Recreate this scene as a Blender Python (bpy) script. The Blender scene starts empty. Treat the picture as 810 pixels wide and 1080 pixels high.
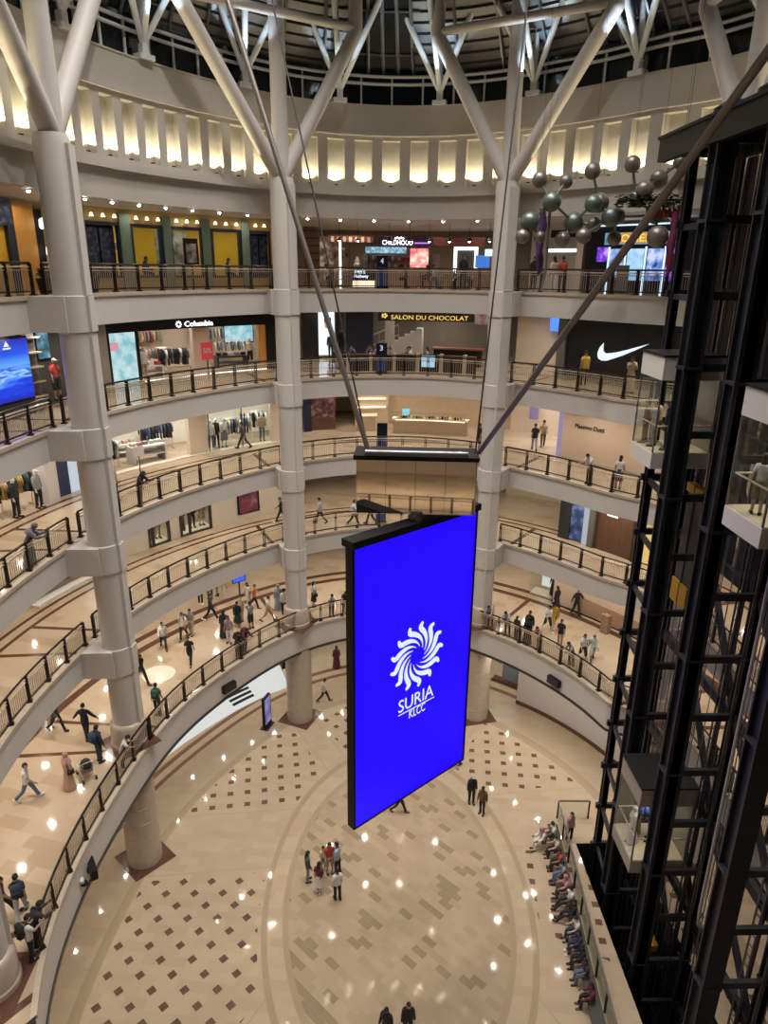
import bpy, bmesh, math, random
from mathutils import Vector, Matrix
RND = random.Random(11)
SC = bpy.context.scene
COL = SC.collection
PI = math.pi
rad, deg = math.radians, math.degrees
sin, cos = math.sin, math.cos

# ------------------------------------------------------------------ plan of the oval court (metres, z = 0 on the concourse)
CU = (13.2626, .19704, -.18162, -.62884, 2.02512, 1.1606, -.02091, .36, -.48076)
CG = (12.8227, 1.17043, -2.73651, -2.1932, .80996, .34078, .58651, .44379, -.17663)
def four(c, a):
    a = rad(a); r = c[0]
    for n in range(1, 5): r += c[2*n-1]*cos(n*a) + c[2*n]*sin(n*a)
    return r
def sstep(t): t = max(0, min(1, t)); return t*t*(3-2*t)
def RU(a):                       # edge of the upper galleries
    if a < 30:
        k = sstep((30-a)/25); return four(CU, a)*(1-k) + k*15.2/max(.35, cos(rad(a)))
    return four(CU, a)
def RG(a):                       # edge of the ground gallery
    if a < 13:
        k = sstep((13-a)/11); return four(CG, a)*(1-k) + k*15.05/max(.35, cos(rad(a)))
    return four(CG, a)
LEV = {'G': (5.12, 6.67), '1': (10.41, 11.65), '2': (15.15, 16.33), '3': (19.92, 21.09), '4': (24.65, 25.90)}
CEIL = {'C': 4.98, 'G': 10.41, '1': 15.15, '2': 19.92, '3': 24.65, '4': 29.55}
ZF = {'C': 0.0, 'G': 6.67, '1': 11.65, '2': 16.33, '3': 21.09, '4': 25.90}
FLOORNAME = {'G': 'ground gallery', '1': 'first gallery', '2': 'second gallery', '3': 'third gallery', '4': 'top gallery'}
COLS = [(-10.5, -.12), (-3.99, 10.95), (7.2, 11.04), (14.15, 1.7), (-11.0, -11.4)]   # the clad columns
def pos(a, dr, lev, z=0.0, base=RU):
    r = base(a) + dr
    return Vector((r*cos(rad(a)), r*sin(rad(a)), ZF[lev] + z))

# ------------------------------------------------------------------ materials
MATS = {}
def mat(name, col, rough=.5, metal=0., spec=.5, emit=0., var=.06, nscale=3., bump=0., coat=0.):
    if name in MATS: return MATS[name]
    m = bpy.data.materials.new(name); m.use_nodes = True; nt = m.node_tree
    b = nt.nodes['Principled BSDF']
    c4 = (*col, 1)
    b.inputs['Roughness'].default_value = rough; b.inputs['Metallic'].default_value = metal
    b.inputs['Specular IOR Level'].default_value = spec
    if coat: b.inputs['Coat Weight'].default_value = coat
    tc = nt.nodes.new('ShaderNodeTexCoord'); nz = nt.nodes.new('ShaderNodeTexNoise')
    nz.inputs['Scale'].default_value = nscale; nz.inputs['Detail'].default_value = 3
    nt.links.new(tc.outputs['Object'], nz.inputs['Vector'])
    mx = nt.nodes.new('ShaderNodeMix'); mx.data_type = 'RGBA'
    mx.inputs[6].default_value = tuple(min(1, c*(1-var)) for c in col)+(1,)
    mx.inputs[7].default_value = tuple(min(1, c*(1+var)) for c in col)+(1,)
    nt.links.new(nz.outputs['Fac'], mx.inputs[0])
    nt.links.new(mx.outputs[2], b.inputs['Base Color'])
    if bump:
        bp = nt.nodes.new('ShaderNodeBump'); bp.inputs['Strength'].default_value = bump
        nt.links.new(nz.outputs['Fac'], bp.inputs['Height']); nt.links.new(bp.outputs['Normal'], b.inputs['Normal'])
    if emit:
        nt.links.new(mx.outputs[2], b.inputs['Emission Color']); b.inputs['Emission Strength'].default_value = emit
    MATS[name] = m; return m
def emis(name, col, s):
    if name in MATS: return MATS[name]
    m = bpy.data.materials.new(name); m.use_nodes = True; nt = m.node_tree
    b = nt.nodes['Principled BSDF']; b.inputs['Base Color'].default_value = (.01, .01, .01, 1)
    b.inputs['Roughness'].default_value = .35
    b.inputs['Emission Color'].default_value = (*col, 1); b.inputs['Emission Strength'].default_value = s
    MATS[name] = m; return m
def glass(name, tint=(.93, .96, .95), refl=.12):
    if name in MATS: return MATS[name]
    m = bpy.data.materials.new(name); m.use_nodes = True; nt = m.node_tree
    for n in list(nt.nodes): nt.nodes.remove(n)
    o = nt.nodes.new('ShaderNodeOutputMaterial'); t = nt.nodes.new('ShaderNodeBsdfTransparent')
    g = nt.nodes.new('ShaderNodeBsdfGlossy'); g.inputs['Roughness'].default_value = .03
    mx = nt.nodes.new('ShaderNodeMixShader'); lw = nt.nodes.new('ShaderNodeLayerWeight'); lw.inputs['Blend'].default_value = refl
    t.inputs['Color'].default_value = (*tint, 1)
    ml = nt.nodes.new('ShaderNodeMath'); ml.operation = 'MULTIPLY'; ml.inputs[1].default_value = .3
    nt.links.new(lw.outputs['Fresnel'], ml.inputs[0]); nt.links.new(ml.outputs[0], mx.inputs[0]); nt.links.new(t.outputs[0], mx.inputs[1]); nt.links.new(g.outputs[0], mx.inputs[2])
    nt.links.new(mx.outputs[0], o.inputs[0]); MATS[name] = m; return m

class NT:                         # small node-expression helper
    def __init__(s, nt): s.nt = nt
    def n(s, t): return s.nt.nodes.new(t)
    def put(s, sock, v):
        if isinstance(v, (int, float)): sock.default_value = v
        elif isinstance(v, tuple): sock.default_value = v
        else: s.nt.links.new(v, sock)
    def m(s, op, a, b=0., c=0.):
        n = s.n('ShaderNodeMath'); n.operation = op
        s.put(n.inputs[0], a); s.put(n.inputs[1], b); s.put(n.inputs[2], c); return n.outputs[0]
    def mix(s, f, a, b):
        n = s.n('ShaderNodeMix'); n.data_type = 'RGBA'; s.put(n.inputs[0], f); s.put(n.inputs[6], a); s.put(n.inputs[7], b); return n.outputs[2]
    def band(s, v, lo, hi): return s.m('MULTIPLY', s.m('GREATER_THAN', v, lo), s.m('LESS_THAN', v, hi))

def brick_marble(name, c1, c2, dark, w, h, rot=0., rough=.085, thresh=.8):
    if name in MATS: return MATS[name]
    m = bpy.data.materials.new(name); m.use_nodes = True; t = NT(m.node_tree); b = m.node_tree.nodes['Principled BSDF']
    tc = t.n('ShaderNodeTexCoord'); mp = t.n('ShaderNodeMapping'); mp.inputs['Rotation'].default_value = (0, 0, rot)
    m.node_tree.links.new(tc.outputs['Object'], mp.inputs['Vector'])
    br = t.n('ShaderNodeTexBrick'); br.inputs['Scale'].default_value = 1.; br.inputs['Brick Width'].default_value = w; br.inputs['Row Height'].default_value = h
    br.inputs['Mortar Size'].default_value = .004; br.inputs['Color1'].default_value = (0, 0, 0, 1); br.inputs['Color2'].default_value = (1, 1, 1, 1); br.inputs['Mortar'].default_value = (.3, .3, .3, 1)
    m.node_tree.links.new(mp.outputs[0], br.inputs['Vector'])
    nz = t.n('ShaderNodeTexNoise'); nz.inputs['Scale'].default_value = 1.3; nz.inputs['Detail'].default_value = 6; nz.inputs['Distortion'].default_value = .8
    m.node_tree.links.new(tc.outputs['Object'], nz.inputs['Vector'])
    sep = t.n('ShaderNodeSeparateColor'); m.node_tree.links.new(br.outputs['Color'], sep.inputs[0])
    base = t.mix(sep.outputs[0], (*c1, 1), (*c2, 1))
    base = t.mix(t.m('GREATER_THAN', sep.outputs[0], thresh), base, (*dark, 1))
    base = t.mix(t.m('MULTIPLY', nz.outputs['Fac'], .5), base, tuple(x*.82 for x in c1)+(1,))
    m.node_tree.links.new(base, b.inputs['Base Color']); b.inputs['Roughness'].default_value = rough
    MATS[name] = m; return m

M = {}
M['white'] = mat('painted plaster', (.60, .575, .56), .55, var=.03)
M['ceil'] = mat('ceiling plaster', (.66, .62, .57), .6, var=.03)
M['curb'] = mat('curb stone', (.50, .42, .34), .3, var=.12, nscale=6)
M['granite'] = mat('beige granite', (.47, .39, .32), .32, var=.16, nscale=5)
M['joint'] = mat('joint dark', (.10, .085, .07), .6)
M['brown'] = mat('brown marble', (.10, .047, .031), .16, var=.25, nscale=4)
M['rim'] = mat('rim metal', (.05, .05, .05), .35, metal=.5)
M['steel'] = mat('lift steel', (.020, .021, .028), .42, metal=.1, var=.15, spec=.35)
M['black'] = mat('black', (.008, .008, .009), .5, spec=.25)
M['darkrail'] = mat('bronze rail', (.035, .025, .02), .3, metal=.6)
M['lightrail'] = mat('pale rail', (.62, .52, .42), .3, metal=.3)
M['balus'] = mat('baluster metal', (.44, .37, .29), .35, metal=.4)
M['colwhite'] = mat('column cladding', (.60, .575, .56), .48, var=.03, spec=.35)
M['mirror'] = mat('mirror panel', (.78, .72, .62), .03, metal=1., var=.01)
M['glass'] = glass('clear glass')
M['darkglass'] = mat('roof glass', (.012, .018, .022), .12, var=.3, nscale=.8)
M['louvre'] = mat('roof louvre metal', (.17, .17, .17), .45, metal=.5, var=.2, nscale=.6)
M['truss'] = mat('white steel', (.72, .76, .80), .35)
M['cream'] = mat('cream wall', (.66, .56, .45), .5, var=.04)
M['wood'] = mat('brown wood', (.12, .055, .03), .35, var=.3, nscale=2)
M['paneldark'] = mat('charcoal panel', (.022, .022, .026), .35)
M['marble'] = brick_marble('gallery marble', (.44, .345, .245), (.50, .40, .295), (.39, .295, .20), 1.2, .6, .3)
M['shopfloor'] = mat('shop floor', (.58, .47, .35), .22, var=.08)
M['whiteglow'] = emis('lit white', (1, .97, .9), 2.2)
M['warmglow'] = emis('lit warm', (1, .82, .55), 2.5)
M['lamp'] = emis('lamp lens', (1, .9, .72), 30)

# ------------------------------------------------------------------ mesh building
def wmat(o):
    m = o.matrix_basis.copy()
    return wmat(o.parent) @ m if o.parent else m
class MB:
    def __init__(s): s.v = []; s.f = []; s.m = []
    def add(s, vs, fs, mi=0):
        k = len(s.v); s.v += [tuple(v) for v in vs]; s.f += [tuple(i+k for i in f) for f in fs]; s.m += [mi]*len(fs); return s
    def box(s, c, d, rz=0., mi=0, mx=None):
        x, y, z = (q/2 for q in d); vs = []
        for sx, sy, sz in ((-1,-1,-1),(1,-1,-1),(1,1,-1),(-1,1,-1),(-1,-1,1),(1,-1,1),(1,1,1),(-1,1,1)):
            p = Vector((sx*x, sy*y, sz*z))
            if mx is not None: p = mx @ p
            elif rz: p = Vector((p.x*cos(rz)-p.y*sin(rz), p.x*sin(rz)+p.y*cos(rz), p.z))
            vs.append(p + Vector(c))
        return s.add(vs, [(0,3,2,1),(4,5,6,7),(0,1,5,4),(1,2,6,5),(2,3,7,6),(3,0,4,7)], mi)
    def bar(s, p0, p1, w, h, mi=0, up=(0,0,1)):
        p0 = Vector(p0); p1 = Vector(p1); d = (p1-p0); L = d.length; d.normalize(); u = Vector(up)
        if abs(d.dot(u)) > .98: u = Vector((0, 1, 0))
        x = d.cross(u).normalized(); y = x.cross(d)
        vs = [p + x*(w/2*a) + y*(h/2*b) for p in (p0, p1) for a, b in ((-1,-1),(1,-1),(1,1),(-1,1))]
        return s.add(vs, [(0,3,2,1),(4,5,6,7),(0,1,5,4),(1,2,6,5),(2,3,7,6),(3,0,4,7)], mi)
    def tube(s, pts, r, n=8, mi=0, cap=True):
        pts = [Vector(p) for p in pts]; rs = r if isinstance(r, (list, tuple)) else [r]*len(pts); vs = []; fs = []
        u = None
        for i, p in enumerate(pts):
            d = (pts[min(i+1, len(pts)-1)] - pts[max(i-1, 0)]).normalized()
            if u is None: u = d.orthogonal().normalized()
            u = (u - d*u.dot(d)).normalized(); w = d.cross(u)
            vs += [p + (u*cos(2*PI*k/n) + w*sin(2*PI*k/n))*rs[i] for k in range(n)]
        for i in range(len(pts)-1):
            fs += [(i*n+k, i*n+(k+1)%n, (i+1)*n+(k+1)%n, (i+1)*n+k) for k in range(n)]
        if cap: fs += [tuple(range(n))[::-1], tuple(range((len(pts)-1)*n, len(pts)*n))]
        return s.add(vs, fs, mi)
    def lathe(s, prof, c=(0,0,0), n=24, mi=0, sx=1., sy=1., cap=True):
        c = Vector(c); vs = []; fs = []
        for r, z in prof: vs += [c + Vector((r*sx*cos(2*PI*k/n), r*sy*sin(2*PI*k/n), z)) for k in range(n)]
        for i in range(len(prof)-1): fs += [(i*n+k, i*n+(k+1)%n, (i+1)*n+(k+1)%n, (i+1)*n+k) for k in range(n)]
        if cap: fs += [tuple(range(n))[::-1], tuple(range((len(prof)-1)*n, len(prof)*n))]
        return s.add(vs, fs, mi)
    def sph(s, c, r, n=14, mi=0, keep=None):
        rr = r if isinstance(r, (list, tuple)) else (r, r, r); h = max(4, n//2); vs = []; fs = []
        for i in range(h+1):
            t = PI*i/h
            for k in range(n):
                a = 2*PI*k/n; vs.append(Vector((sin(t)*cos(a), sin(t)*sin(a), cos(t))))
        for i in range(h):
            for k in range(n):
                q = (i*n+k, (i+1)*n+k, (i+1)*n+(k+1)%n, i*n+(k+1)%n)
                ce = sum((vs[j] for j in q), Vector())/4
                if keep is None or keep(ce.normalized()): fs.append(q)
        used = sorted({i for f in fs for i in f}); mp = {j: i for i, j in enumerate(used)}
        return s.add([Vector(c)+Vector((vs[j].x*rr[0], vs[j].y*rr[1], vs[j].z*rr[2])) for j in used], [tuple(mp[i] for i in f) for f in fs], mi)
    def prism(s, poly, z0, z1, mi=0):
        n = len(poly); vs = [(x, y, z0) for x, y in poly]+[(x, y, z1) for x, y in poly]
        return s.add(vs, [tuple(range(n))[::-1], tuple(range(n, 2*n))]+[(i, (i+1)%n, n+(i+1)%n, n+i) for i in range(n)], mi)
    def arc(s, a0, a1, f0, f1, z0, z1, mi=0, step=2., mtop=None):   # curved solid between two plan curves
        n = max(1, int(math.ceil(abs(a1-a0)/step))); vs = []; k = n+1
        for z in (z0, z1):
            for f in (f0, f1):
                for i in range(k):
                    a = a0+(a1-a0)*i/n; r = f(a); vs.append((r*cos(rad(a)), r*sin(rad(a)), z))
        def P(zi, fi, i): return (zi*2+fi)*k+i
        fs = []; tops = []
        for i in range(n):
            fs += [(P(0,0,i), P(0,0,i+1), P(1,0,i+1), P(1,0,i)), (P(0,1,i+1), P(0,1,i), P(1,1,i), P(1,1,i+1)), (P(0,0,i+1), P(0,0,i), P(0,1,i), P(0,1,i+1))]
            tops.append((P(1,0,i), P(1,0,i+1), P(1,1,i+1), P(1,1,i)))
        fs += [(P(0,0,0), P(1,0,0), P(1,1,0), P(0,1,0)), (P(0,0,n), P(0,1,n), P(1,1,n), P(1,0,n))]
        b = len(s.v); s.add(vs, fs, mi)
        s.f += [tuple(i+b for i in f) for f in tops]; s.m += [mi if mtop is None else mtop]*len(tops)
        return s
    def build(s, name, mats, parent=None, smooth=False, loc=None, rz=0., fix=True):
        me = bpy.data.meshes.new(name); vs = s.v
        o = bpy.data.objects.new(name, me); COL.objects.link(o)
        if parent is not None:
            o.parent = parent; inv = wmat(parent).inverted()
            vs = [tuple(inv @ Vector(v)) for v in vs]
        elif loc is not None:
            o.location = loc; o.rotation_euler = (0, 0, rz); inv = o.matrix_basis.inverted()
            vs = [tuple(inv @ Vector(v)) for v in vs]
        me.from_pydata(vs, [], s.f)
        for m in (mats if isinstance(mats, (list, tuple)) else [mats]): me.materials.append(m)
        for p, mi in zip(me.polygons, s.m): p.material_index = mi
        if fix:
            bm = bmesh.new(); bm.from_mesh(me); bmesh.ops.recalc_face_normals(bm, faces=bm.faces); bm.to_mesh(me); bm.free()
        if smooth:
            me.shade_smooth()
            try: me.set_sharp_from_angle(angle=rad(38))
            except Exception: pass
        return o
def tag(o, label, cat, group=None, kind=None):
    if label: o['label'] = label
    if cat: o['category'] = cat
    if group: o['group'] = group
    if kind: o['kind'] = kind
    return o
def thing(name, label, cat, loc=(0,0,0), rz=0., group=None):
    o = bpy.data.objects.new(name, None); COL.objects.link(o); o.empty_display_size = .2
    o.location = loc; o.rotation_euler = (0, 0, rz); return tag(o, label, cat, group)
def struct(o): o['kind'] = 'structure'; return o
KIDS = {}
def kids(o): return [c for c in COL.objects if c.parent == o]
def dup(root, loc, rz=0., label=None, group=None, kl=None, scale=None):
    r = root.copy(); COL.objects.link(r); r.location = loc; r.rotation_euler = (0, 0, rz)
    if scale: r.scale = (scale,)*3
    if label: r['label'] = label
    if group: r['group'] = group
    for ch in (kl if kl is not None else kids(root)):
        c = ch.copy(); COL.objects.link(c); c.parent = r
    return r
def recolor(o, m, i=0):
    o.material_slots[i].link = 'OBJECT'; o.material_slots[i].material = m
def text(body, name, m, parent, origin, xdir, updir, height, width=None, depth=.02, align='LEFT'):
    """real lettering standing proud of its panel"""
    cu = bpy.data.curves.new(name, 'FONT'); cu.body = body; cu.size = 1.; cu.extrude = 0.; cu.resolution_u = 3
    tmp = bpy.data.objects.new(name, cu); COL.objects.link(tmp)
    dg = bpy.context.evaluated_depsgraph_get(); me = bpy.data.meshes.new_from_object(tmp.evaluated_get(dg)); COL.objects.unlink(tmp); bpy.data.objects.remove(tmp)
    xs = [v.co.x for v in me.vertices]; ys = [v.co.y for v in me.vertices]
    w0, h0 = max(xs)-min(xs), max(ys)-min(ys); sy = height/h0; sx = (width/w0) if width else sy
    X = Vector(xdir).normalized(); Y = Vector(updir).normalized(); N = X.cross(Y); O = Vector(origin)
    inv = wmat(parent).inverted()
    bm = bmesh.new(); bm.from_mesh(me)
    r = bmesh.ops.extrude_face_region(bm, geom=bm.faces[:])
    ext = {g for g in r['geom'] if isinstance(g, bmesh.types.BMVert)}
    for v in bm.verts:
        q = O + X*((v.co.x-min(xs))*sx) + Y*((v.co.y-min(ys))*sy) + (N*depth if v in ext else Vector())
        v.co = inv @ q
    bmesh.ops.recalc_face_normals(bm, faces=bm.faces); bm.to_mesh(me); bm.free()
    o = bpy.data.objects.new(name, me); COL.objects.link(o); o.parent = parent; me.materials.clear(); me.materials.append(m); return o
LK = {'shop light': .42, 'ceiling downlight': .20, 'roof downlight': .205, 'niche uplight': 1.7, 'roof floodlight': .26, 'near downlight': .5}
def light(name, typ, loc, e, col=(1, .86, .68), size=.3, rot=None, spread=None, parent=None):
    l = bpy.data.lights.new(name, typ); l.energy = e*LK.get(name, 1.); l.color = col
    if typ == 'AREA':
        l.shape = 'DISK'; l.size = size
        if spread: l.spread = rad(spread)
    else: l.shadow_soft_size = size
    o = bpy.data.objects.new(name, l); COL.objects.link(o); o.location = loc
    if rot: o.rotation_euler = rot
    return o

# ================================================================== THE SETTING
AMIN, AMAX = -46., 234.
DEPTH = 15.                      # how far the gallery floors run back behind the edge
COLAZ = [deg(math.atan2(y, x)) % 360 if y > -5 or x < 0 else deg(math.atan2(y, x)) for x, y in COLS]
COLAZ = [179.3, 110., 57., 6.5, 226.]
def slab(lev):
    zb, zt = LEV[lev]; base = RG if lev == 'G' else RU
    if lev == 'G': brk = [('R', 0.), ('R', .14), ('U', 3.3), ('U', 3.75), ('U', 4.3), ('U', 4.75), ('U', DEPTH)]
    else: brk = [('R', 0.), ('R', .14), ('R', 3.35), ('R', 3.55), ('R', 3.95), ('R', 4.15), ('R', DEPTH)]
    azs = [AMIN + i*1.5 for i in range(int((AMAX-AMIN)/1.5)+1)]
    stripes = []
    for ca in COLAZ:
        for o in (-5.2, 4.3): stripes.append((ca+o, ca+o+.95))
    for a, b in stripes: azs += [a, b]
    azs = sorted(a for a in set(azs) if AMIN <= a <= AMAX)
    def rr(k, a):
        t, d = brk[k]; return (base(a) if t == 'R' else RU(a)) + d
    mb = MB(); nb = len(brk); vs = []
    for a in azs:
        c, s_ = cos(rad(a)), sin(rad(a))
        r0 = rr(0, a)
        vs += [(r0*c, r0*s_, zb), ((r0-.07)*c, (r0-.07)*s_, zt-.14), (r0*c, r0*s_, zt-.14), ((r0-.07)*c, (r0-.07)*s_, zt)]
        vs += [(rr(k, a)*c, rr(k, a)*s_, zt) for k in range(1, nb)]
        vs += [((rr(nb-1, a))*c, (rr(nb-1, a))*s_, zb)]
    w = 4+nb-1+1; fs = []; ms = []
    for i in range(len(azs)-1):
        am = (azs[i]+azs[i+1])/2; st = any(a < am < b for a, b in stripes)
        A, B = i*w, (i+1)*w
        def q(j, k, m): fs.append((A+j, B+j, B+k, A+k)); ms.append(m)
        q(0, 2, 0); q(2, 1, 0); q(1, 3, 3); q(3, 4, 3)
        for k in range(1, nb-1):
            m = 2 if k in (2, 4) else (2 if st and k == 1 else 1)
            q(3+k, 4+k, m)
        q(w-1, 0, 4)
    mb.v = vs; mb.f = fs; mb.m = ms
    # chains per material
    o = mb.build('floor_'+FLOORNAME[lev].replace(' ', '_'), [M['white'], M['marble'], M['brown'], M['curb'], M['ceil']], fix=False)
    bm = bmesh.new(); bm.from_mesh(o.data)
    for f in bm.faces:
        n = f.normal; c = f.calc_center_median()
        if f.material_index in (1, 2) or (f.material_index == 3 and abs(n.z) > .7): want = Vector((0, 0, 1))
        elif f.material_index == 4: want = Vector((0, 0, -1))
        elif abs(n.z) > .7: want = Vector((0, 0, -1))
        else: want = -Vector((c.x, c.y, 0))
        if n.dot(want) < 0: f.normal_flip()
    bm.to_mesh(o.data); bm.free()
    return struct(o)
for L_ in 'G1234': slab(L_)
# dark metal rim and pale cove under the ground gallery edge
mb = MB(); mb.arc(AMIN, AMAX, lambda a: RG(a)-.06, lambda a: RG(a)+.1, 4.98, 5.12); o = struct(mb.build('trim_gallery_rim', M['rim']))
mb = MB(); mb.arc(AMIN, AMAX, lambda a: RG(a)+.1, lambda a: RG(a)+.34, 4.98, 5.119); o = struct(mb.build('trim_gallery_cove', M['white']))
mb = MB(); mb.arc(AMIN, AMAX, lambda a: RG(a)+.34, lambda a: RG(a)+.44, 4.9, 5.119); o = struct(mb.build('trim_gallery_groove', M['rim']))

# ceiling over the top gallery and the drum wall with its lit niches
mb = MB(); mb.arc(AMIN, AMAX, lambda a: RU(a)+.05, lambda a: RU(a)+DEPTH, 29.55, 29.75); struct(mb.build('ceiling_top_gallery', M['ceil']))
NICHE0, NPITCH, NN = -28., 5.9, 42
def drum():
    mb = MB(); zb, z0, z1, zt = 29.5, 31.1, 33.3, 34.9
    d = lambda k: (lambda a: RU(a)+k)
    mb.arc(AMIN, AMAX, d(0), d(.9), zb, 30.62); mb.arc(AMIN, AMAX, d(-.22), d(.9), 30.62, 30.86, step=1.5)
    mb.arc(AMIN, AMAX, d(0), d(.9), 30.86, z0); mb.arc(AMIN, AMAX, d(.42), d(.9), z0, z1)
    mb.arc(AMIN, AMAX, d(0), d(.9), z1, 33.5); mb.arc(AMIN, AMAX, d(-.12), d(.9), 33.5, 33.62, step=1.5); mb.arc(AMIN, AMAX, d(-.02), d(.9), 33.62, zt)
    prev = AMIN
    for i in range(NN):
        ca = NICHE0+i*NPITCH; a0, a1 = ca-1.85, ca+1.85
        mb.arc(prev, a0, d(0), d(.9), z0, z1); prev = a1
    mb.arc(prev, AMAX, d(0), d(.9), z0, z1)
    return struct(mb.build('wall_drum', mat('drum plaster', (.50, .475, .44), .55, var=.03)))
drum()
for i in range(NN):
    ca = NICHE0+i*NPITCH
    if ca < -20 or ca > 205: continue
    r = RU(ca)+.08; p = (r*cos(rad(ca)), r*sin(rad(ca)))
    light('niche uplight', 'SPOT', (p[0], p[1], 31.19), 95, (1, .84, .52), .06, rot=(rad(180), 0, 0)).data.spot_size = rad(125)
# one uplight fitting in every niche
def niche_lamp():
    mb = MB(); mb.lathe([(.09, 0), (.10, .05), (.07, .06)], n=10); t = mb.build('niche_uplight', M['black']); return t
protoN = None
for i in range(NN):
    ca = NICHE0+i*NPITCH
    if ca < 15 or ca > 182: continue
    r = RU(ca)+.09; p = (r*cos(rad(ca)), r*sin(rad(ca)), 31.1)
    if protoN is None:
        protoN = niche_lamp(); tag(protoN, 'small uplight on the sill of a glowing niche in the drum wall', 'light', 'uplights in the drum wall niches'); protoN.location = p
    else: dup(protoN, p, kl=[])

# clad columns
def column(x, y, node=31.1):
    mb = MB(); prof = []
    def seg(r, z0, z1): prof.extend([(r, z0), (r, z1)])
    for lv in ['1', '2', '3', '4']:
        zb, zt = LEV[lv]
        seg(.62, zb-.12, zt+.05)
    full = [(.60, 6.67)]
    for lv in ['1', '2', '3', '4']:
        zb, zt = LEV[lv]; full += [(.60, zb-.02), (.65, zb), (.65, zt), (.60, zt+.02)]
    full += [(.60, node-.25), (.55, node)]
    n = 28; vs = []; fs = []
    # slightly flattened casing with a vertical reveal on two sides
    shape_ = []
    for k in range(n):
        a = 2*PI*k/n; g = 1.
        shape_.append((cos(a)*g, sin(a)*g))
    for r, z in full: vs += [(x+r*c, y+r*s_, z) for c, s_ in shape_]
    for i in range(len(full)-1): fs += [(i*n+k, i*n+(k+1)%n, (i+1)*n+(k+1)%n, (i+1)*n+k) for k in range(n)]
    mb.add(vs, fs, 0)
    # raised pilaster strip on the court side, as on the real casing
    ca = math.atan2(-y-9, -x); sx = ca + rad(38)
    for z0, z1, r in [(6.7, 10.39, .60), (11.67, 15.13, .60), (16.35, 19.9, .60), (21.11, 24.63, .60), (25.92, node-.3, .60), (10.42, 11.64, .65), (15.16, 16.32, .65), (19.93, 21.08, .65), (24.66, 25.89, .65)]:
        mb.box((x+cos(sx)*(r-.10), y+sin(sx)*(r-.10), (z0+z1)/2), (.34, .5, z1-z0), rz=sx)
    o = mb.build('column', [M['colwhite']], smooth=True); struct(o)
    g = MB(); pr = [(.80, 6.67), (.80, 6.85), (.76, 6.9), (.76, 7.75), (.70, 7.85), (.62, 7.9)]; g.lathe(pr, (x, y, 0), n=28)
    struct(g.build('column_base', M['granite'], smooth=True))
    g = MB(); pr = []
    z = 0.
    while z < 5.1:
        pr += [(.80, z), (.80, min(5.1, z+.82)), (.785, min(5.1, z+.83)), (.785, min(5.1, z+.85))]; z += .86
    g.lathe(pr, (x, y, 0), n=28); struct(g.build('column_pier', M['granite'], smooth=True))
    g = MB(); g.box((x, y, .006), (2.1, 2.1, .012), rz=math.atan2(y, x)+rad(45)); g.box((x, y, 6.676), (2., 2., .012), rz=math.atan2(y, x)+rad(45)); struct(g.build('trim_column_plinth', M['brown']))
    # the beams that tie the casing to every gallery
    a = deg(math.atan2(y, x)) % 360
    if a > 300: a -= 360
    g = MB(); R_ = RU(a); ux, uy = cos(rad(a)), sin(rad(a)); c0 = math.hypot(x, y)
    for lv in '1234':
        zb, zt = LEV[lv]
        mid = (c0+R_+.3)/2
        g.box((ux*mid, uy*mid, (zb+zt)/2), (R_+.3-c0, 1.5, zt-zb-.02), rz=rad(a))
    struct(g.build('beam_column_tie', M['white']))
for x, y in COLS: column(x, y)

# branching steel tops of the columns
def branch(node, tips, name='beam_branching_strut'):
    nd = Vector(node); mb = MB()
    for t in tips:
        t = Vector(t); mb.tube([nd - (t-nd).normalized()*.15, t], [.36, .33], 16)
        mb.tube([t, t + Vector((0, 0, 3.5))], .33, 16); mb.sph(t, .34)
    mb.tube([nd, nd+Vector((0, 0, 9.5))], [.40, .36], 16)
    if len(tips) == 2: mb.tube([Vector(tips[0])+Vector((0,0,.15)), Vector(tips[1])+Vector((0,0,.15))], .2, 12)
    return struct(mb.build(name, M['colwhite'], smooth=True))
branch((-10.45, -.1, 31.05), [(-10.95, -4.6, 36.9), (-9.35, 3.5, 37.2)])
branch((-3.99, 10.9, 31.0), [(-7.48, 6.9, 37.3), (-.37, 12.75, 37.75)])
branch((7.2, 10.98, 31.0), [(3.64, 12.75, 37.66), (10.57, 7.4, 37.4)])
branch((14.1, 1.6, 31.4), [(13.5, 5.2, 36.7), (13.9, -3.2, 36.8)])

# clerestory, rails, roof
d = lambda k: (lambda a: RU(a)+k)
mb = MB(); mb.arc(AMIN, AMAX, d(.55), d(.62), 34.9, 36.6); struct(mb.build('window_clerestory', M['darkglass']))
mb = MB()
a = AMIN
while a < AMAX:
    r = RU(a)+.45; mb.box((r*cos(rad(a)), r*sin(rad(a)), 35.6), (.09, .09, 1.5), rz=rad(a)); a += 6.2
for z, k in ((35.95, .3), (36.3, .35)):
    mb.tube([((RU(q)+k)*cos(rad(q)), (RU(q)+k)*sin(rad(q)), z) for q in range(-60, 253, 4)], .075, 6)
struct(mb.build('trim_clerestory_mullions', M['truss'], smooth=True))
mb = MB(); mb.arc(AMIN, AMAX, d(-.05), d(.55), 34.88, 34.95); struct(mb.build('trim_drum_top', mat('drum plaster', (.5, .475, .44))))
GLZ = [(79, 93), (30, 40), (138, 150), (-20, -8), (196, 208)]
def roofpt(a, t):                # t = 0 at the eaves, 1 at the crown
    r = (RU(a)+.7)*(1-t) + 2.*t; z = 36.5 + 9.5*math.sin(min(1, t*1.15)*PI/2)
    return Vector((r*cos(rad(a)), r*sin(rad(a)), z))
mb = MB(); rb = MB(); gl = MB(); lip = MB(); NS = 44
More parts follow.
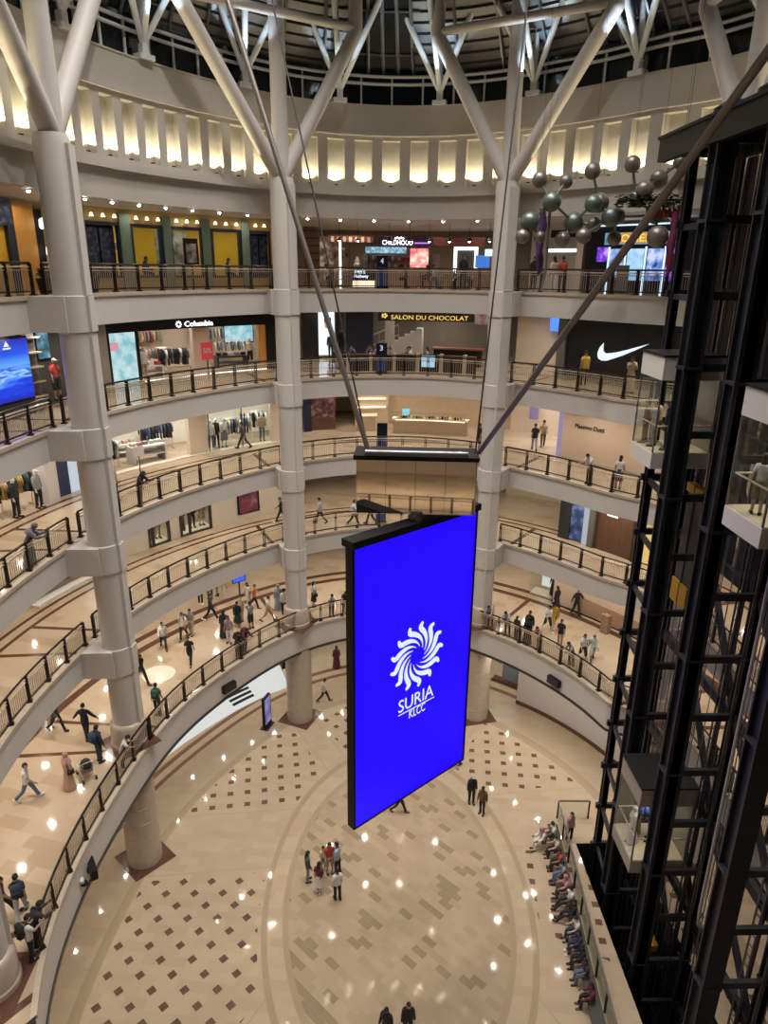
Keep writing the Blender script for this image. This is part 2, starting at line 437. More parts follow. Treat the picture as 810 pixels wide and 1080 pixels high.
for i in range(int((AMAX-AMIN)/3)):
    a0 = AMIN+i*3; a1 = a0+3; am = a0+1.5; isg = any(p <= am <= q for p, q in GLZ)
    for k in range(NS):
        t0, t1 = k/NS, (k+1)/NS
        p = [roofpt(a0, t0), roofpt(a1, t0), roofpt(a1, t1), roofpt(a0, t1)]
        if isg: gl.add(p, [(0, 1, 2, 3)])
        else:
            off = Vector((0, 0, -.13)); ins = [q*1. for q in p]
            mb.add([p[0], p[1], p[2]+off, p[3]+off, p[0], p[1]], [(0, 1, 2, 3)]); lip.add([p[2]+off, p[3]+off, p[3], p[2]], [(0, 1, 2, 3)])
    if isg or i % 3 == 0:
        rb.tube([roofpt(a0, k/8) - Vector((0, 0, .12)) for k in range(9)], .09, 5)
for p, q in GLZ:
    for k in range(2, NS, 4): rb.tube([roofpt(a_, k/NS)-Vector((0, 0, .08)) for a_ in (p-1, (p+q)/2, q+1)], .05, 5)
struct(mb.build('ceiling_roof_louvres', M['louvre'])); struct(lip.build('trim_louvre_gaps', mat('louvre gap', (.03, .03, .032), .6))); struct(gl.build('window_roof', M['darkglass'])); struct(rb.build('trim_roof_ribs', mat('roof rib', (.16, .17, .18), .4, metal=.4)))
mb = MB(); mb.lathe([(2.6, 46), (.1, 46.3)], n=24); struct(mb.build('ceiling_roof_crown', M['louvre']))
SUP = [164, 143, 116.6, 94.9, 74.3, 54.6, 33, 12]
for i, a in enumerate(SUP):
    r = RU(a)+.05; f = Vector((r*cos(rad(a)), r*sin(rad(a)), 34.95))
    mb = MB(); mb.box(f+Vector((0, 0, .1)), (.5, .7, .2), rz=rad(a)); mb.box(f+Vector((0, 0, .35)), (.3, .3, .5), rz=rad(a))
    ft = f+Vector((0, 0, .55))
    tan = Vector((-sin(rad(a)), cos(rad(a)), 0)); inn = Vector((-cos(rad(a)), -sin(rad(a)), 0))
    for k, (tx, ix, h) in enumerate(((0, .3, 6), (-2.6, 1.6, 5), (2.6, 1.6, 5), (.5, 2.6, 5.5))):
        mb.tube([ft, ft+tan*tx+inn*ix+Vector((0, 0, h))], [.12, .17], 10)
    struct(mb.build('beam_roof_truss', M['truss'], smooth=True))
    q = ft+inn*1.3+Vector((0, 0, .2))
    light('roof floodlight', 'SPOT', q, 900, (.62, .82, 1.), .15, rot=(rad(180), 0, 0)).data.spot_size = rad(84)

# concourse floor with its lift pit
def concourse():
    m = bpy.data.materials.new('concourse marble'); m.use_nodes = True; t = NT(m.node_tree); nt = m.node_tree; b = nt.nodes['Principled BSDF']
    tc = t.n('ShaderNodeTexCoord'); sp = t.n('ShaderNodeSeparateXYZ'); nt.links.new(tc.outputs['Object'], sp.inputs[0]); X, Y = sp.outputs[0], sp.outputs[1]
    at = t.n('ShaderNodeAttribute'); at.attribute_name = 'rg'; rg = at.outputs['Fac']
    az = t.m('MULTIPLY', t.m('ARCTAN2', Y, X), 57.29578)
    az = t.m('ADD', az, t.m('MULTIPLY', t.m('LESS_THAN', az, -100.), 360.))
    ex = t.m('DIVIDE', t.m('SUBTRACT', X, 1.6), 6.2); ey = t.m('DIVIDE', t.m('ADD', Y, 2.5), 10.5)
    rho = t.m('SQRT', t.m('ADD', t.m('MULTIPLY', ex, ex), t.m('MULTIPLY', ey, ey)))
    nz = t.n('ShaderNodeTexNoise'); nz.inputs['Scale'].default_value = .9; nz.inputs['Detail'].default_value = 6; nz.inputs['Distortion'].default_value = 1.2
    nt.links.new(tc.outputs['Object'], nz.inputs['Vector'])
    def brick(rot, w, h):
        mp = t.n('ShaderNodeMapping'); mp.inputs['Rotation'].default_value = (0, 0, rot); nt.links.new(tc.outputs['Object'], mp.inputs['Vector'])
        br = t.n('ShaderNodeTexBrick'); br.inputs['Scale'].default_value = 1; br.inputs['Brick Width'].default_value = w; br.inputs['Row Height'].default_value = h
        br.inputs['Mortar Size'].default_value = .004; br.inputs['Color1'].default_value = (0, 0, 0, 1); br.inputs['Color2'].default_value = (1, 1, 1, 1); br.inputs['Mortar'].default_value = (.4, .4, .4, 1)
        nt.links.new(mp.outputs[0], br.inputs['Vector']); se = t.n('ShaderNodeSeparateColor'); nt.links.new(br.outputs['Color'], se.inputs[0]); return se.outputs[0]
    f1 = brick(rad(45), .64, .32); f2 = brick(rad(8), .91, .455)
    cen = t.mix(f1, (.36, .28, .195, 1), (.44, .345, .245, 1)); cen = t.mix(t.m('GREATER_THAN', f1, .86), cen, (.255, .195, .13, 1))
    out = t.mix(f2, (.44, .345, .245, 1), (.495, .395, .285, 1))
    col = t.mix(t.m('LESS_THAN', rho, .80), out, cen)
    ring = (.36, .28, .19, 1)
    for lo, hi in ((.79, .83), (.935, .975)): col = t.mix(t.band(rho, lo, hi), col, ring)
    for lo, hi in ((1.04, 1.085),): col = t.mix(t.band(rg, lo, hi), col, ring)
    for lo, hi in ((1.32, 1.35), (1.395, 1.43)): col = t.mix(t.band(rg, lo, hi), col, (.16, .07, .045, 1))
    # radial plain wedges running in from the columns
    keep = 1.
    for (px, py), (qx, qy), hw in (((-10.5, .5), (1.5, 1.5), 2.1), ((-4, 10.95), (1.5, 1.), .95), ((7.2, 11.04), (1.5, 1.), .8)):
        L = math.hypot(qx-px, qy-py); ux, uy = (qx-px)/L, (qy-py)/L
        cr = t.m('SUBTRACT', t.m('MULTIPLY', t.m('SUBTRACT', X, px), uy), t.m('MULTIPLY', t.m('SUBTRACT', Y, py), ux))
        keep = t.m('MULTIPLY', t.m('GREATER_THAN', t.m('ABSOLUTE', cr), hw), keep)
        col = t.mix(t.m('MULTIPLY', t.band(t.m('ABSOLUTE', cr), hw-.30, hw-.22), t.m('MULTIPLY', t.m('GREATER_THAN', rho, .97), t.m('LESS_THAN', rg, 1.03))), col, (.42, .33, .235, 1))
    keep = t.m('MULTIPLY', keep, t.m('MULTIPLY', t.m('GREATER_THAN', rho, 1.0), t.m('LESS_THAN', rg, 1.03)))
    tile = 0.
    for lo, hi, ang, ox, oy in ((110, 179, 8, -6.52, 6.02), (57, 110, 45, -1.66, 9.9), (-30, 57, -8, 7.49, 8.27), (179, 262, 45, -8.94, -2.27)):
        c, s_ = cos(rad(ang)), sin(rad(ang)); dx = t.m('SUBTRACT', X, ox); dy = t.m('SUBTRACT', Y, oy)
        u = t.m('ADD', t.m('MULTIPLY', dx, c), t.m('MULTIPLY', dy, s_)); v = t.m('SUBTRACT', t.m('MULTIPLY', dy, c), t.m('MULTIPLY', dx, s_))
        def inside(w):
            f = t.m('SUBTRACT', t.m('FRACT', t.m('ADD', t.m('DIVIDE', w, .91), .5)), .5); return t.m('LESS_THAN', t.m('ABSOLUTE', f), .165)
        tile = t.m('ADD', tile, t.m('MULTIPLY', t.m('MULTIPLY', inside(u), inside(v)), t.band(az, lo, hi)))
    col = t.mix(t.m('MULTIPLY', tile, keep), col, (.085, .035, .025, 1))
    col = t.mix(t.m('MULTIPLY', nz.outputs['Fac'], .35), col, (.36, .28, .2, 1))
    nt.links.new(col, b.inputs['Base Color']); b.inputs['Roughness'].default_value = .055; b.inputs['Specular IOR Level'].default_value = .5
    # mesh: rings of constant r / G
    fr = [0, .15, .3, .45, .6, .75, .9, 1., 1.1, 1.2, 1.3, 1.4, 1.5, 1.7, 2.1]
    bm = bmesh.new(); lay = bm.verts.layers.float.new('rg'); rows = []
    azs = [i*3 for i in range(120)]
    def G0(a):
        a = a if a < 262 else a-360
        return RG(a) if -46 < a < 262 else 13.
    cv = bm.verts.new((0, 0, 0)); cv[lay] = 0
    for f in fr[1:]:
        row = []
        for a in azs:
            r = G0(a)*f; v = bm.verts.new((r*cos(rad(a)), r*sin(rad(a)), 0)); v[lay] = f; row.append(v)
        rows.append(row)
    n = len(azs)
    for k in range(n): bm.faces.new((cv, rows[0][k], rows[0][(k+1) % n]))
    for i in range(len(rows)-1):
        for k in range(n): bm.faces.new((rows[i][k], rows[i+1][k], rows[i+1][(k+1) % n], rows[i][(k+1) % n]))
    for co, no in (((10.62, 0, 0), (1, 0, 0)), ((0, .35, 0), (0, 1, 0)), ((13.5, 0, 0), (1, 0, 0))):
        bmesh.ops.bisect_plane(bm, geom=bm.verts[:]+bm.edges[:]+bm.faces[:], plane_co=co, plane_no=no)
    kill = [f for f in bm.faces if (lambda c: 10.62 < c.x < 13.5 and c.y < .35)(f.calc_center_median())]
    bmesh.ops.delete(bm, geom=kill, context='FACES')
    bmesh.ops.recalc_face_normals(bm, faces=bm.faces)
    for f in bm.faces:
        if f.normal.z < 0: f.normal_flip()
    me = bpy.data.meshes.new('floor_concourse'); bm.to_mesh(me); bm.free(); me.materials.append(m)
    o = bpy.data.objects.new('floor_concourse', me); COL.objects.link(o); return struct(o)
concourse()
mb = MB()
mb.box((10.57, -12, -4.6), (.1, 25, 9.15)); mb.box((13.55, -12, -4.6), (.1, 25, 9.15)); mb.box((12.06, .40, -4.6), (3., .1, 9.15)); mb.box((12.06, -12, -9.2), (3.2, 25, .1))
struct(mb.build('wall_lift_pit', M['paneldark']))

# back walls of the shops behind each gallery (one continuous ring per level) and the curved white wall on the concourse
for lv in 'G1234':
    z0 = ZF[lv]; z1 = CEIL[lv]
    for a0, a1, dd in ((AMIN, 64, 11.5 if lv in '4' else 9.2), (64, 101, 14.2), (101, AMAX, 9.2)):
        mb = MB(); mb.arc(a0, a1, d(dd), d(dd+.2), z0, z1-.001, step=4); struct(mb.build('wall_'+FLOORNAME[lv].replace(' ', '_'), M['cream']))
mb = MB(); mb.arc(AMIN, AMAX, d(8.2), d(8.4), 0, 5.1, step=4); struct(mb.build('wall_concourse', M['cream']))
mb = MB(); mb.arc(-8, 50.5, lambda a: 15.9, lambda a: 16.1, .22, 5.1); struct(mb.build('wall_concourse_curved', M['white']))
mb = MB(); mb.arc(-8, 50.5, lambda a: 15.8, lambda a: 15.95, 0, .22); struct(mb.build('baseboard_concourse_curved', M['brown']))
mb = MB(); mb.arc(AMIN, AMAX, d(.6), d(DEPTH), 5.0, 5.119); struct(mb.build('ceiling_concourse', M['ceil']))

# ------------------------------------------------------------------ light of the place
WARM = (1., .89, .76)
def ring_lights(lev, dr, a0, a1, step, e, col=WARM, size=.17, drop=.06, spread=150):
    a = a0
    while a <= a1:
        p = pos(a, dr, lev, CEIL[lev]-ZF[lev]-drop); light('ceiling downlight', 'AREA', p, e, col, .08 if lev == 'C' else size, spread=spread); a += step
for lv, e in (('C', 150), ('G', 270), ('1', 230), ('2', 220), ('3', 200)):
    ring_lights(lv, 2.3, -34, 232, 9.5, e)
for a in range(-6, 51, 8): r_ = RG(a)+.75; light('ceiling downlight', 'AREA', (r_*cos(rad(a)), r_*sin(rad(a)), 4.95), 170, WARM, .17, spread=170)
ring_lights('4', 1.1, 14, 205, 7.3, 26, drop=.03, size=.16)
ring_lights('4', 3.4, -30, 220, 12, 60)
for lv, e in (('G', 150), ('1', 130), ('2', 190), ('3', 120)):
    ring_lights(lv, 7., -34, 228, 13, e)
def roof_lights():
    for i in range(26):
        a = i*360/26+5; r = 8.2 if i % 2 else 5.2
        light('roof downlight', 'AREA', (r*cos(rad(a))+.6, r*sin(rad(a))-1, 41.5), 900, (1., .93, .84), .26, spread=95)
roof_lights()
lens0 = None
for k in range(17):
    a = 58.5+7.3*k; p = pos(a, .55, '4', 3.56)
    if lens0 is None:
        lens0 = thing('ceiling_downlight', 'small bright downlight in the soffit along the edge over the top gallery', 'light', p, 0, 'soffit downlights over the top gallery')
        mb = MB(); mb.lathe([(.11, .06), (.11, .0), (.07, -.02)], p, 12); mb.build('housing', M['white'], lens0); mb = MB(); mb.sph(p+Vector((0, 0, -.02)), (.07, .07, .055), 10); mb.build('lens', emis('star lamp', (1, .93, .8), 60), lens0)
        lensk = kids(lens0)
    else: dup(lens0, p, 0, kl=lensk)
# the near side of the court, under and behind the viewer
pa = 233.5; p0 = (RU(pa)*cos(rad(pa)), RU(pa)*sin(rad(pa)))
NEAR = [p0, (-13, -20), (-13, -27.5), (15.2, -27.5), (15.2, RU(-45)*sin(rad(-45))), (32, -12), (32, -42), (-32, -42), (-32, -14)]
for lv in 'G123':
    zb, zt = LEV[lv]; mb = MB(); mb.prism(NEAR, zb, zt-.004); n0 = len(NEAR)
    mb.m = [2, 1]+[0]*n0; struct(mb.build('floor_near_'+FLOORNAME[lv].replace(' ', '_'), [M['white'], M['marble'], M['ceil']]))
    mb = MB(); mb.box((1, -27.7, zt+1.08), (28, .09, .07)); mb.box((1, -27.7, zt+.9), (28, .05, .05)); mb.box((1, -27.7, zt+.14), (28, .05, .05))
    for k in range(21): mb.box((-12.8+k*1.38, -27.7, zt+.54), (.14, .14, 1.08))
    for k in range(180): mb.box((-12.9+k*.155, -27.7, zt+.5), (.022, .022, .74))
    struct(mb.build('trim_near_railing', M['darkrail']))
    mb = MB(); mb.box((0, -37, (zt+CEIL[lv])/2), (64, .3, CEIL[lv]-zt-.02)); mb.box((-28, -27, (zt+CEIL[lv])/2), (.3, 20, CEIL[lv]-zt-.02)); struct(mb.build('wall_near', M['cream']))
    for k in range(6): light('near downlight', 'AREA', (-11+k*5, -30.5, CEIL[lv]-.06), 330, WARM, .34, spread=150)
    for k in range(3): light('near downlight', 'AREA', (-16, -17-k*5, CEIL[lv]-.06), 330, WARM, .34, spread=150)
mb = MB(); mb.box((0, -35.2, -.1), (64, 31.6, .2)); struct(mb.build('floor_concourse_near', M['marble']))
mb = MB(); mb.prism([(-32, -14), p0, (-13, -20), (-13, -27.5), (15.2, -27.5), (15.2, -14), (32, -12), (32, -42), (-32, -42)], 24.7, 24.9); struct(mb.build('ceiling_near', M['ceil']))
w = bpy.data.worlds.new('night'); SC.world = w; w.use_nodes = True
w.node_tree.nodes['Background'].inputs[0].default_value = (.35, .5, .75, 1); w.node_tree.nodes['Background'].inputs[1].default_value = .02

def roofz(x, y):
    a = deg(math.atan2(y, x)) % 360; a = a if a < 240 else a-360
    r = math.hypot(x, y); R0 = RU(a)+.7; tt = (R0-r)/(R0-2.); return 36.5+9.5*math.sin(min(1, max(0, tt)*1.15)*PI/2)-.33
# ================================================================== RAILINGS, one per bay and gallery
BAYS = [(-40, 4.6), (8.4, 55.3), (58.7, 108.4), (111.6, 177.6), (181., 224.3)]
RAILTXT = {
 '4': ('glimpsed behind the lift tower', 'before the cinema screens', 'before the food hall', 'before the yellow walled restaurant', 'beside the potted plants'),
 '3': ('glimpsed behind the lift tower', 'before the big black shop wall', 'before the dark chocolate restaurant', 'before the black framed clothes shop', 'beside the blue video wall'),
 '2': ('glimpsed behind the lift tower', 'before the cream hoarding', 'before the pale wood kiosk', 'before the white clothes shop', 'with the leaning grey robed woman'),
 '1': ('glimpsed behind the lift tower', 'before the brown shutter', 'behind the mirrored box', 'before the cream wall with a poster', 'along bare marble by the big column'),
 'G': ('glimpsed behind the lift tower', 'with a row of onlookers', 'behind the hanging screen', 'with the black backpack pair', 'beside the stroller')}
def railing(lev, i, a0, a1):
    base = RG if lev == 'G' else RU; z0 = ZF[lev]
    if lev == 'G': a0 -= 1.3; a1 += 1.3
    def P(a, z, k=.13):
        r = base(a)+k; return Vector((r*cos(rad(a)), r*sin(rad(a)), z0+z))
    # equal arc-length stations
    fine = [a0+(a1-a0)*j/400 for j in range(401)]; acc = [0.]
    for j in range(400): acc.append(acc[-1]+(P(fine[j+1], 0)-P(fine[j], 0)).length)
    n = max(2, round(acc[-1]/1.42)); st = []
    j = 0
    for k in range(n+1):
        t = acc[-1]*k/n
        while j < 399 and acc[j+1] < t: j += 1
        st.append(fine[j]+(fine[j+1]-fine[j])*(t-acc[j])/(acc[j+1]-acc[j]))
    am = (a0+a1)/2
    t = thing('railing', '%s railing %s' % (FLOORNAME[lev], RAILTXT[lev][i]), 'railing', P(am, 0), 0, 'gallery railings')
    sub = [a0+(a1-a0)*k/(n*2) for k in range(n*2+1)]
    mb = MB(); mb.tube([P(a, 1.10) for a in sub], .045, 6); mb.build('handrail', M['darkrail'], t, smooth=True)
    mb = MB(); mb.tube([P(a, .97) for a in sub], .03, 6); mb.build('pale_rail', M['lightrail'], t, smooth=True)
    for k, a in enumerate(st):
        mb = MB(); ct = P(a, 0); ta = rad(a)
        for s_ in (-.045, .045):
            off = Vector((-sin(ta), cos(ta), 0))*s_
            mb.box(ct+off+Vector((0, 0, .54)), (.10, .03, 1.08), rz=ta)
        mb.box(ct+Vector((0, 0, .03)), (.2, .2, .06), rz=ta); mb.box(ct+Vector((0, 0, .80)), (.11, .12, .06), rz=ta)
        mb.build('post', M['darkrail'], t)
    for k in range(n):
        mb = MB(); b0, b1 = st[k], st[k+1]; m_ = 11
        for q in range(1, m_):
            a = b0+(b1-b0)*q/m_; mb.box(P(a, .5), (.022, .022, .74), rz=rad(a))
        mb.bar(P(b0, .14), P(b1, .14), .05, .05, 1); mb.bar(P(b0, .86), P(b1, .86), .04, .04, 0)
        mb.build('baluster_panel', [M['balus'], M['darkrail']], t)
for lv in 'G1234':
    for i, (a0, a1) in enumerate(BAYS): railing(lv, i, a0, a1)

# ================================================================== THE HANGING SCREEN
SL = Vector((-.32, -7.13, 18.93)); SE = Vector((4.27, 3.58, 0)).normalized(); SN = Vector((SE.y, -SE.x, 0)); SW, SH = 5.72, 10.72
def sp(x, z, k=0.): return SL + SE*x + SN*k + Vector((0, 0, z-18.93))
t = thing('hanging_video_screen', 'tall blue video screen with a white swirl emblem hanging in the court', 'video screen', sp(SW/2, 8.2, -.1))
srz = math.atan2(SE.y, SE.x)
def sbox(mb, x, z, k, dx, dz, dk, mi=0): return mb.box(sp(x, z, k), (dx, dk, dz), rz=srz, mi=mi)
bluem = emis('screen blue', (.014, .0, .93), 1.16)
mb = MB(); sbox(mb, SW/2, 18.93-SH/2, .0, SW-.1, SH-.1, .06); mb.build('screen_panel', bluem, t)
mb = MB()
sbox(mb, .03, 18.93-SH/2, -.12, .09, SH, .34); sbox(mb, SW-.03, 18.93-SH/2, -.12, .09, SH, .34); sbox(mb, SW/2, 18.93-SH+.02, -.12, SW, .06, .34)
sbox(mb, SW/2, 18.93-SH/2, -.2, SW-.1, SH-.1, .2); mb.build('frame', M['black'], t)
mb = MB(); sbox(mb, SW/2, 19.03, -.14, SW+.12, .24, .56); mb.build('top_beam', M['black'], t)
wl = emis('screen white', (.86, .97, 1.), 1.0)
def blade(th0, R_=1.28):
    N = 14; Lp, Rp = [], []
    for i in range(N+1):
        q = i/N; r = R_*(.27+.73*q); th = th0 + 1.5*q**.9 - .42*max(0, (q-.72)/.28)**1.4
        w = R_*(.012+.145*math.sin(min(1., q/.75)*PI/2)**1.5)*(1 if q < .8 else 1-.5*(q-.8)/.2)
        dr = 1.; x, z = r*cos(th), r*sin(th)
        # tangent
        q2 = q+.01; r2 = R_*(.27+.73*q2); th2 = th0+1.5*q2**.9-.42*max(0, (q2-.72)/.28)**1.4
        tx, tz = r2*cos(th2)-x, r2*sin(th2)-z; l = math.hypot(tx, tz); nx, nz = -tz/l, tx/l
        Lp.append((x+nx*w/2, z+nz*w/2)); Rp.append((x-nx*w/2, z-nz*w/2))
    return Lp, Rp
lg = MB()
for k in range(13):
    Lp, Rp = blade(2*PI*k/13+.3)
    n = len(Lp); vs = [sp(2.91+x, 14.1+z, .032) for x, z in Lp+Rp]+[sp(2.91+x, 14.1+z, .042) for x, z in Lp+Rp]
    fs = []
    for i in range(n-1): fs += [(i, i+1, n+i+1, n+i), (2*n+i, 2*n+i+1, 3*n+i+1, 3*n+i)]
    lg.add(vs, fs)
lg.build('swirl_emblem', wl, t)
text('SURIA', 'lettering', wl, t, sp(2.05, 12.10, .032), SE, (0, 0, 1), .50, 1.74, .012)
text('KLCC', 'lettering', wl, t, sp(2.58, 11.64, .032), SE, (0, 0, 1), .35, .80, .012)
mb = MB(); sbox(mb, 2.95, 12.0, .037, 1.8, .03, .012); mb.build('underline', wl, t)

H0 = Vector((-.20, -5.13, 0)); HE = Vector((3.82, -.30, 0)).normalized(); HN = Vector((HE.y, -HE.x, 0)); hrz = math.atan2(HE.y, HE.x)
t = thing('mirrored_winch_box', 'mirror clad box hanging on rods above the blue screen', 'winch box', H0+HE*1.91-HN*.55+Vector((0, 0, 19.36)))
hb = lambda mb, x, z, k, dx, dz, dk: mb.box(H0+HE*x+HN*k+Vector((0, 0, z)), (dx, dk, dz), rz=hrz)
for i in range(4):
    mb = MB(); hb(mb, .4775+.955*i, 20.27, -.03, .945, 1.80, .05); mb.build('mirror_panel', M['mirror'], t)
mb = MB(); hb(mb, 3.84, 20.27, -.6, .05, 1.80, 1.2); mb.build('side_panel', mat('brushed side', (.45, .44, .44), .18, metal=.9), t)
mb = MB(); hb(mb, 1.91, 20.27, -.62, 3.76, 1.78, 1.1); mb.build('core', M['rim'], t)
mb = MB(); hb(mb, 1.91, 21.24, -.6, 4.0, .14, 1.3); mb.build('top_frame', M['black'], t)
mb = MB(); mb.tube([H0+HE*.3+HN*.06+Vector((0, 0, 21.42)), H0+HE*3.55+HN*.06+Vector((0, 0, 21.42))], .1, 10); mb.build('spreader_bar', mat('grey steel', (.16, .16, .18), .35, metal=.6), t, smooth=True)
pv = sp(2.86, 19.15, -.14)
mb = MB(); mb.tube([pv+Vector((0, 0, .0)), pv+Vector((0, 0, .3))], .22, 12); mb.box(pv+Vector((0, 0, .12)), (.5, .3, .12), rz=srz); mb.build('pivot_bracket', mat('grey steel', (.16, .16, .18)), t, smooth=True)
def rod(p0, p1, r, name, lab, cat, m):
    o = MB(); o.tube([p0, p1], r, 10); o = o.build(name, m, smooth=True, loc=Vector(p0)); tag(o, lab, cat, 'rods and cables of the hanging screen'); return o
gs = mat('rod steel', (.20, .18, .17), .35, metal=.5)
def ext(p, q, z): p, q = Vector(p), Vector(q); return p + (q-p)*((z-p.z)/(q.z-p.z))
rod((.18, -4.93, 21.45), ext((.18, -4.93, 21.45), (-4.02, -1.96, 34.44), 42), .085, 'suspension_rod', 'thick steel rod rising to the left from the mirrored box', 'rod', gs)
rod((3.7, -5.3, 21.45), ext((3.84, -5.26, 21.67), (6.33, -14.12, 30.11), 37), .085, 'suspension_rod', 'thick steel rod rising in front of the lift tower', 'rod', gs)
ck = mat('black cable', (.015, .013, .012), .5)
rod((.2, -4.95, 21.4), ext((.18, -4.93, 21.57), (-2.83, -.79, 34.82), 42), .028, 'power_cable', 'thin black cable running up past the second column', 'cable', ck)
rod((3.6, -5.2, 21.4), ext((3.63, -5.23, 21.66), (5.14, -1.13, 34.86), 42), .028, 'power_cable', 'thin black cable running up past the third column', 'cable', ck)

# ================================================================== THE LIFTS
ST = M['steel']
t = thing('lift_tower', 'black steel lift tower with open frames and guide rails', 'lift tower', (12.3, -6, -9.1))
FY = [.2, -2.6, -6.0, -10.5, -14.5]; FX, BX = 11.3, 13.25; ZB, ZTOP = -9.1, 31.2
def hpost(x, y, w, z0=ZB, z1=ZTOP):
    mb = MB(); h = (z1-z0); zc = (z0+z1)/2
    mb.box((x, y-w/2+.035, zc), (w, .07, h)); mb.box((x, y+w/2-.035, zc), (w, .07, h)); mb.box((x, y, zc), (w*.55, w, h))
    for k in range(int(h/4.7)):
        mb.box((x, y, z0+4.7*(k+1)), (w+.05, w+.05, .1))
    return mb
hpost(11.62, FY[0], .3).build('post', ST, t)
for y in FY[1:]: hpost(FX, y, .62).build('post', ST, t)
for y in FY: hpost(BX, y, .34).build('post', ST, t)
for i, y in enumerate(FY):               # cross beams in every frame
    z = -7.
    while z < 31:
        mb = MB(); mb.box(((FX+BX)/2, y, z), (BX-FX, .16, .26)); mb.build('cross_beam', ST, t); z += 2.37
for i in range(4):                       # rear beams and braces
    y0, y1 = FY[i+1], FY[i]; z = -7.
    while z < 31:
        mb = MB(); mb.box((BX, (y0+y1)/2, z), (.22, y1-y0, .42)); mb.build('rear_beam', ST, t); z += 4.74
    if i:
        z = -7.
        while z < 26:
            mb = MB(); mb.bar((BX, y0, z), (BX, y1, z+4.74), .18, .22); mb.build('brace', ST, t); z += 4.74
z = 0.
while z < 30.5:
    mb = MB(); mb.bar((11.62, FY[0], z), (FX, FY[1], z), .14, .2); mb.build('side_beam', ST, t); z += 2.37
for i in range(1, 4):
    for dy in (.28, ):
        for yy in (FY[i]-dy-.1, FY[i+1]+dy+.1):
            mb = MB(); mb.box((12.9, yy, (ZB+ZTOP)/2), (.10, .07, ZTOP-ZB)); mb.box((12.9, yy, (ZB+ZTOP)/2), (.03, .16, ZTOP-ZB)); mb.build('guide_rail', mat('rail steel', (.10, .10, .11), .3, metal=.7), t)
for i in range(4):                       # dark cladding behind the upper lift shafts
    y0, y1 = FY[i+1]+.25, FY[i]-.2; w_ = (y1-y0)
    for q0, q1 in ((.02, .30), (.36, .62), (.70, .98)):
        if q0 > .3 and i == 3: continue
        mb = MB(); mb.box((13.46, y0+w_*(q0+q1)/2, 23.6), (.05, w_*(q1-q0), 14.2)); mb.build('rear_panel', M['paneldark'], t)
    for k in range(4):
        mb = MB(); yy = y0+w_*(.16+.22*k); mb.tube([(13.05, yy, -8.9), (13.05, yy, 30.8)], .022, 5); mb.build('conduit', mat('conduit grey', (.16, .16, .17), .4, metal=.5), t)
for i in range(4):                       # ladder-like cable tray behind each lift
    y = FY[i+1]+.75; mb = MB(); mb.box((13.1, y-.22, 11), (.05, .05, 40)); mb.box((13.1, y+.22, 11), (.05, .05, 40)); z = -8.
    while z < 30.8: mb.box((13.1, y, z), (.03, .44, .03)); z += .45
    mb.build('ladder', mat('rail steel', (.1, .1, .11)), t)
for x in (11.0, 13.25):
    mb = MB(); mb.box((x, -6.6, 31.1), (.3, 16.2, .75)); mb.build('head_beam', M['black'], t)
for y in FY:
    mb = MB(); mb.box((12.1, y, 31.1), (2.0, .3, .7)); mb.build('head_beam', M['black'], t)
mb = MB(); mb.box((12.1, -6.6, 31.53), (2.6, 16.4, .1)); mb.build('head_plate', M['black'], t)
for y in (-1.5, -4.2, -8.2):
    mb = MB(); mb.lathe([(.62, 31.5), (.62, 31.95), (.3, 32.15), (0.02, 32.2)], (12., y, 0), n=16); mb.build('winch_cover', M['black'], t, smooth=True)
def cab(y0, z, lab, dark=False):
    """glass lift cab: y0 = the face towards the camera, z = its floor"""
    x0, x1, y1 = 10.58, 12.75, y0+2.0; xc, yc = (x0+x1)/2, (y0+y1)/2
    t = thing('lift_cab', lab, 'lift cab', (xc, yc, z-.6), 0, 'glass lift cabs')
    pw = M['white'] if not dark else mat('shaded lift panel', (.30, .27, .24), .4)  # low cab: shade on the white panels is put into a darker colour
    mb = MB(); mb.box((xc, yc, z-.31), (x1-x0, y1-y0, .58)); mb.build('floor_slab', pw, t)
    mb = MB(); mb.box((xc, yc, z-.01), (x1-x0-.06, y1-y0-.06, .03)); mb.build('floor_finish', mat('lift floor', (.62, .52, .38), .3), t)
    mb = MB(); mb.box((xc, yc, z+3.05), (x1-x0, y1-y0, .82)); mb.build('header', pw, t)
    mb = MB(); mb.box((xc, yc, z+3.48), (x1-x0+.06, y1-y0+.06, .08)); mb.build('roof', M['black'], t)
    mb = MB(); mb.box((x1-.04, yc, z+1.33), (.08, y1-y0, 2.62)); mb.build('door_wall', mat('lift door', (.30, .28, .26), .3, metal=.7), t)
    for c, d_ in (((x0+.02, yc, z+1.32), (.025, y1-y0, 2.62)), ((xc, y0+.02, z+1.32), (x1-x0-.1, .025, 2.62)), ((xc, y1-.02, z+1.32), (x1-x0-.1, .025, 2.62))):
        mb = MB(); mb.box(c, d_); mb.build('glass_wall', M['glass'], t)
    for x, y in ((x0+.03, y0+.03), (x0+.03, y1-.03)):
        mb = MB(); mb.box((x, y, z+1.32), (.05, .05, 2.62)); mb.build('corner_frame', mat('grey steel', (.16, .16, .18)), t)
    mb = MB(); mb.tube([(x1-.1, y0+.1, z+.98), (x0+.1, y0+.1, z+.98), (x0+.1, y1-.1, z+.98), (x1-.1, y1-.1, z+.98)], .03, 8); mb.build('handrail', M['lightrail'], t, smooth=True)
    for x in (xc-.4, xc+.5):
        for y in (yc-.45, yc+.45): mb = MB(); mb.lathe([(.09, z+2.615), (.09, z+2.64)], (x, y, 0), n=10); mb.build('ceiling_lamp', M['lamp'], t)
    light('lift cab light', 'AREA', (xc, yc, z+2.6), 26, (1, .88, .68), .5, spread=160)
    return t
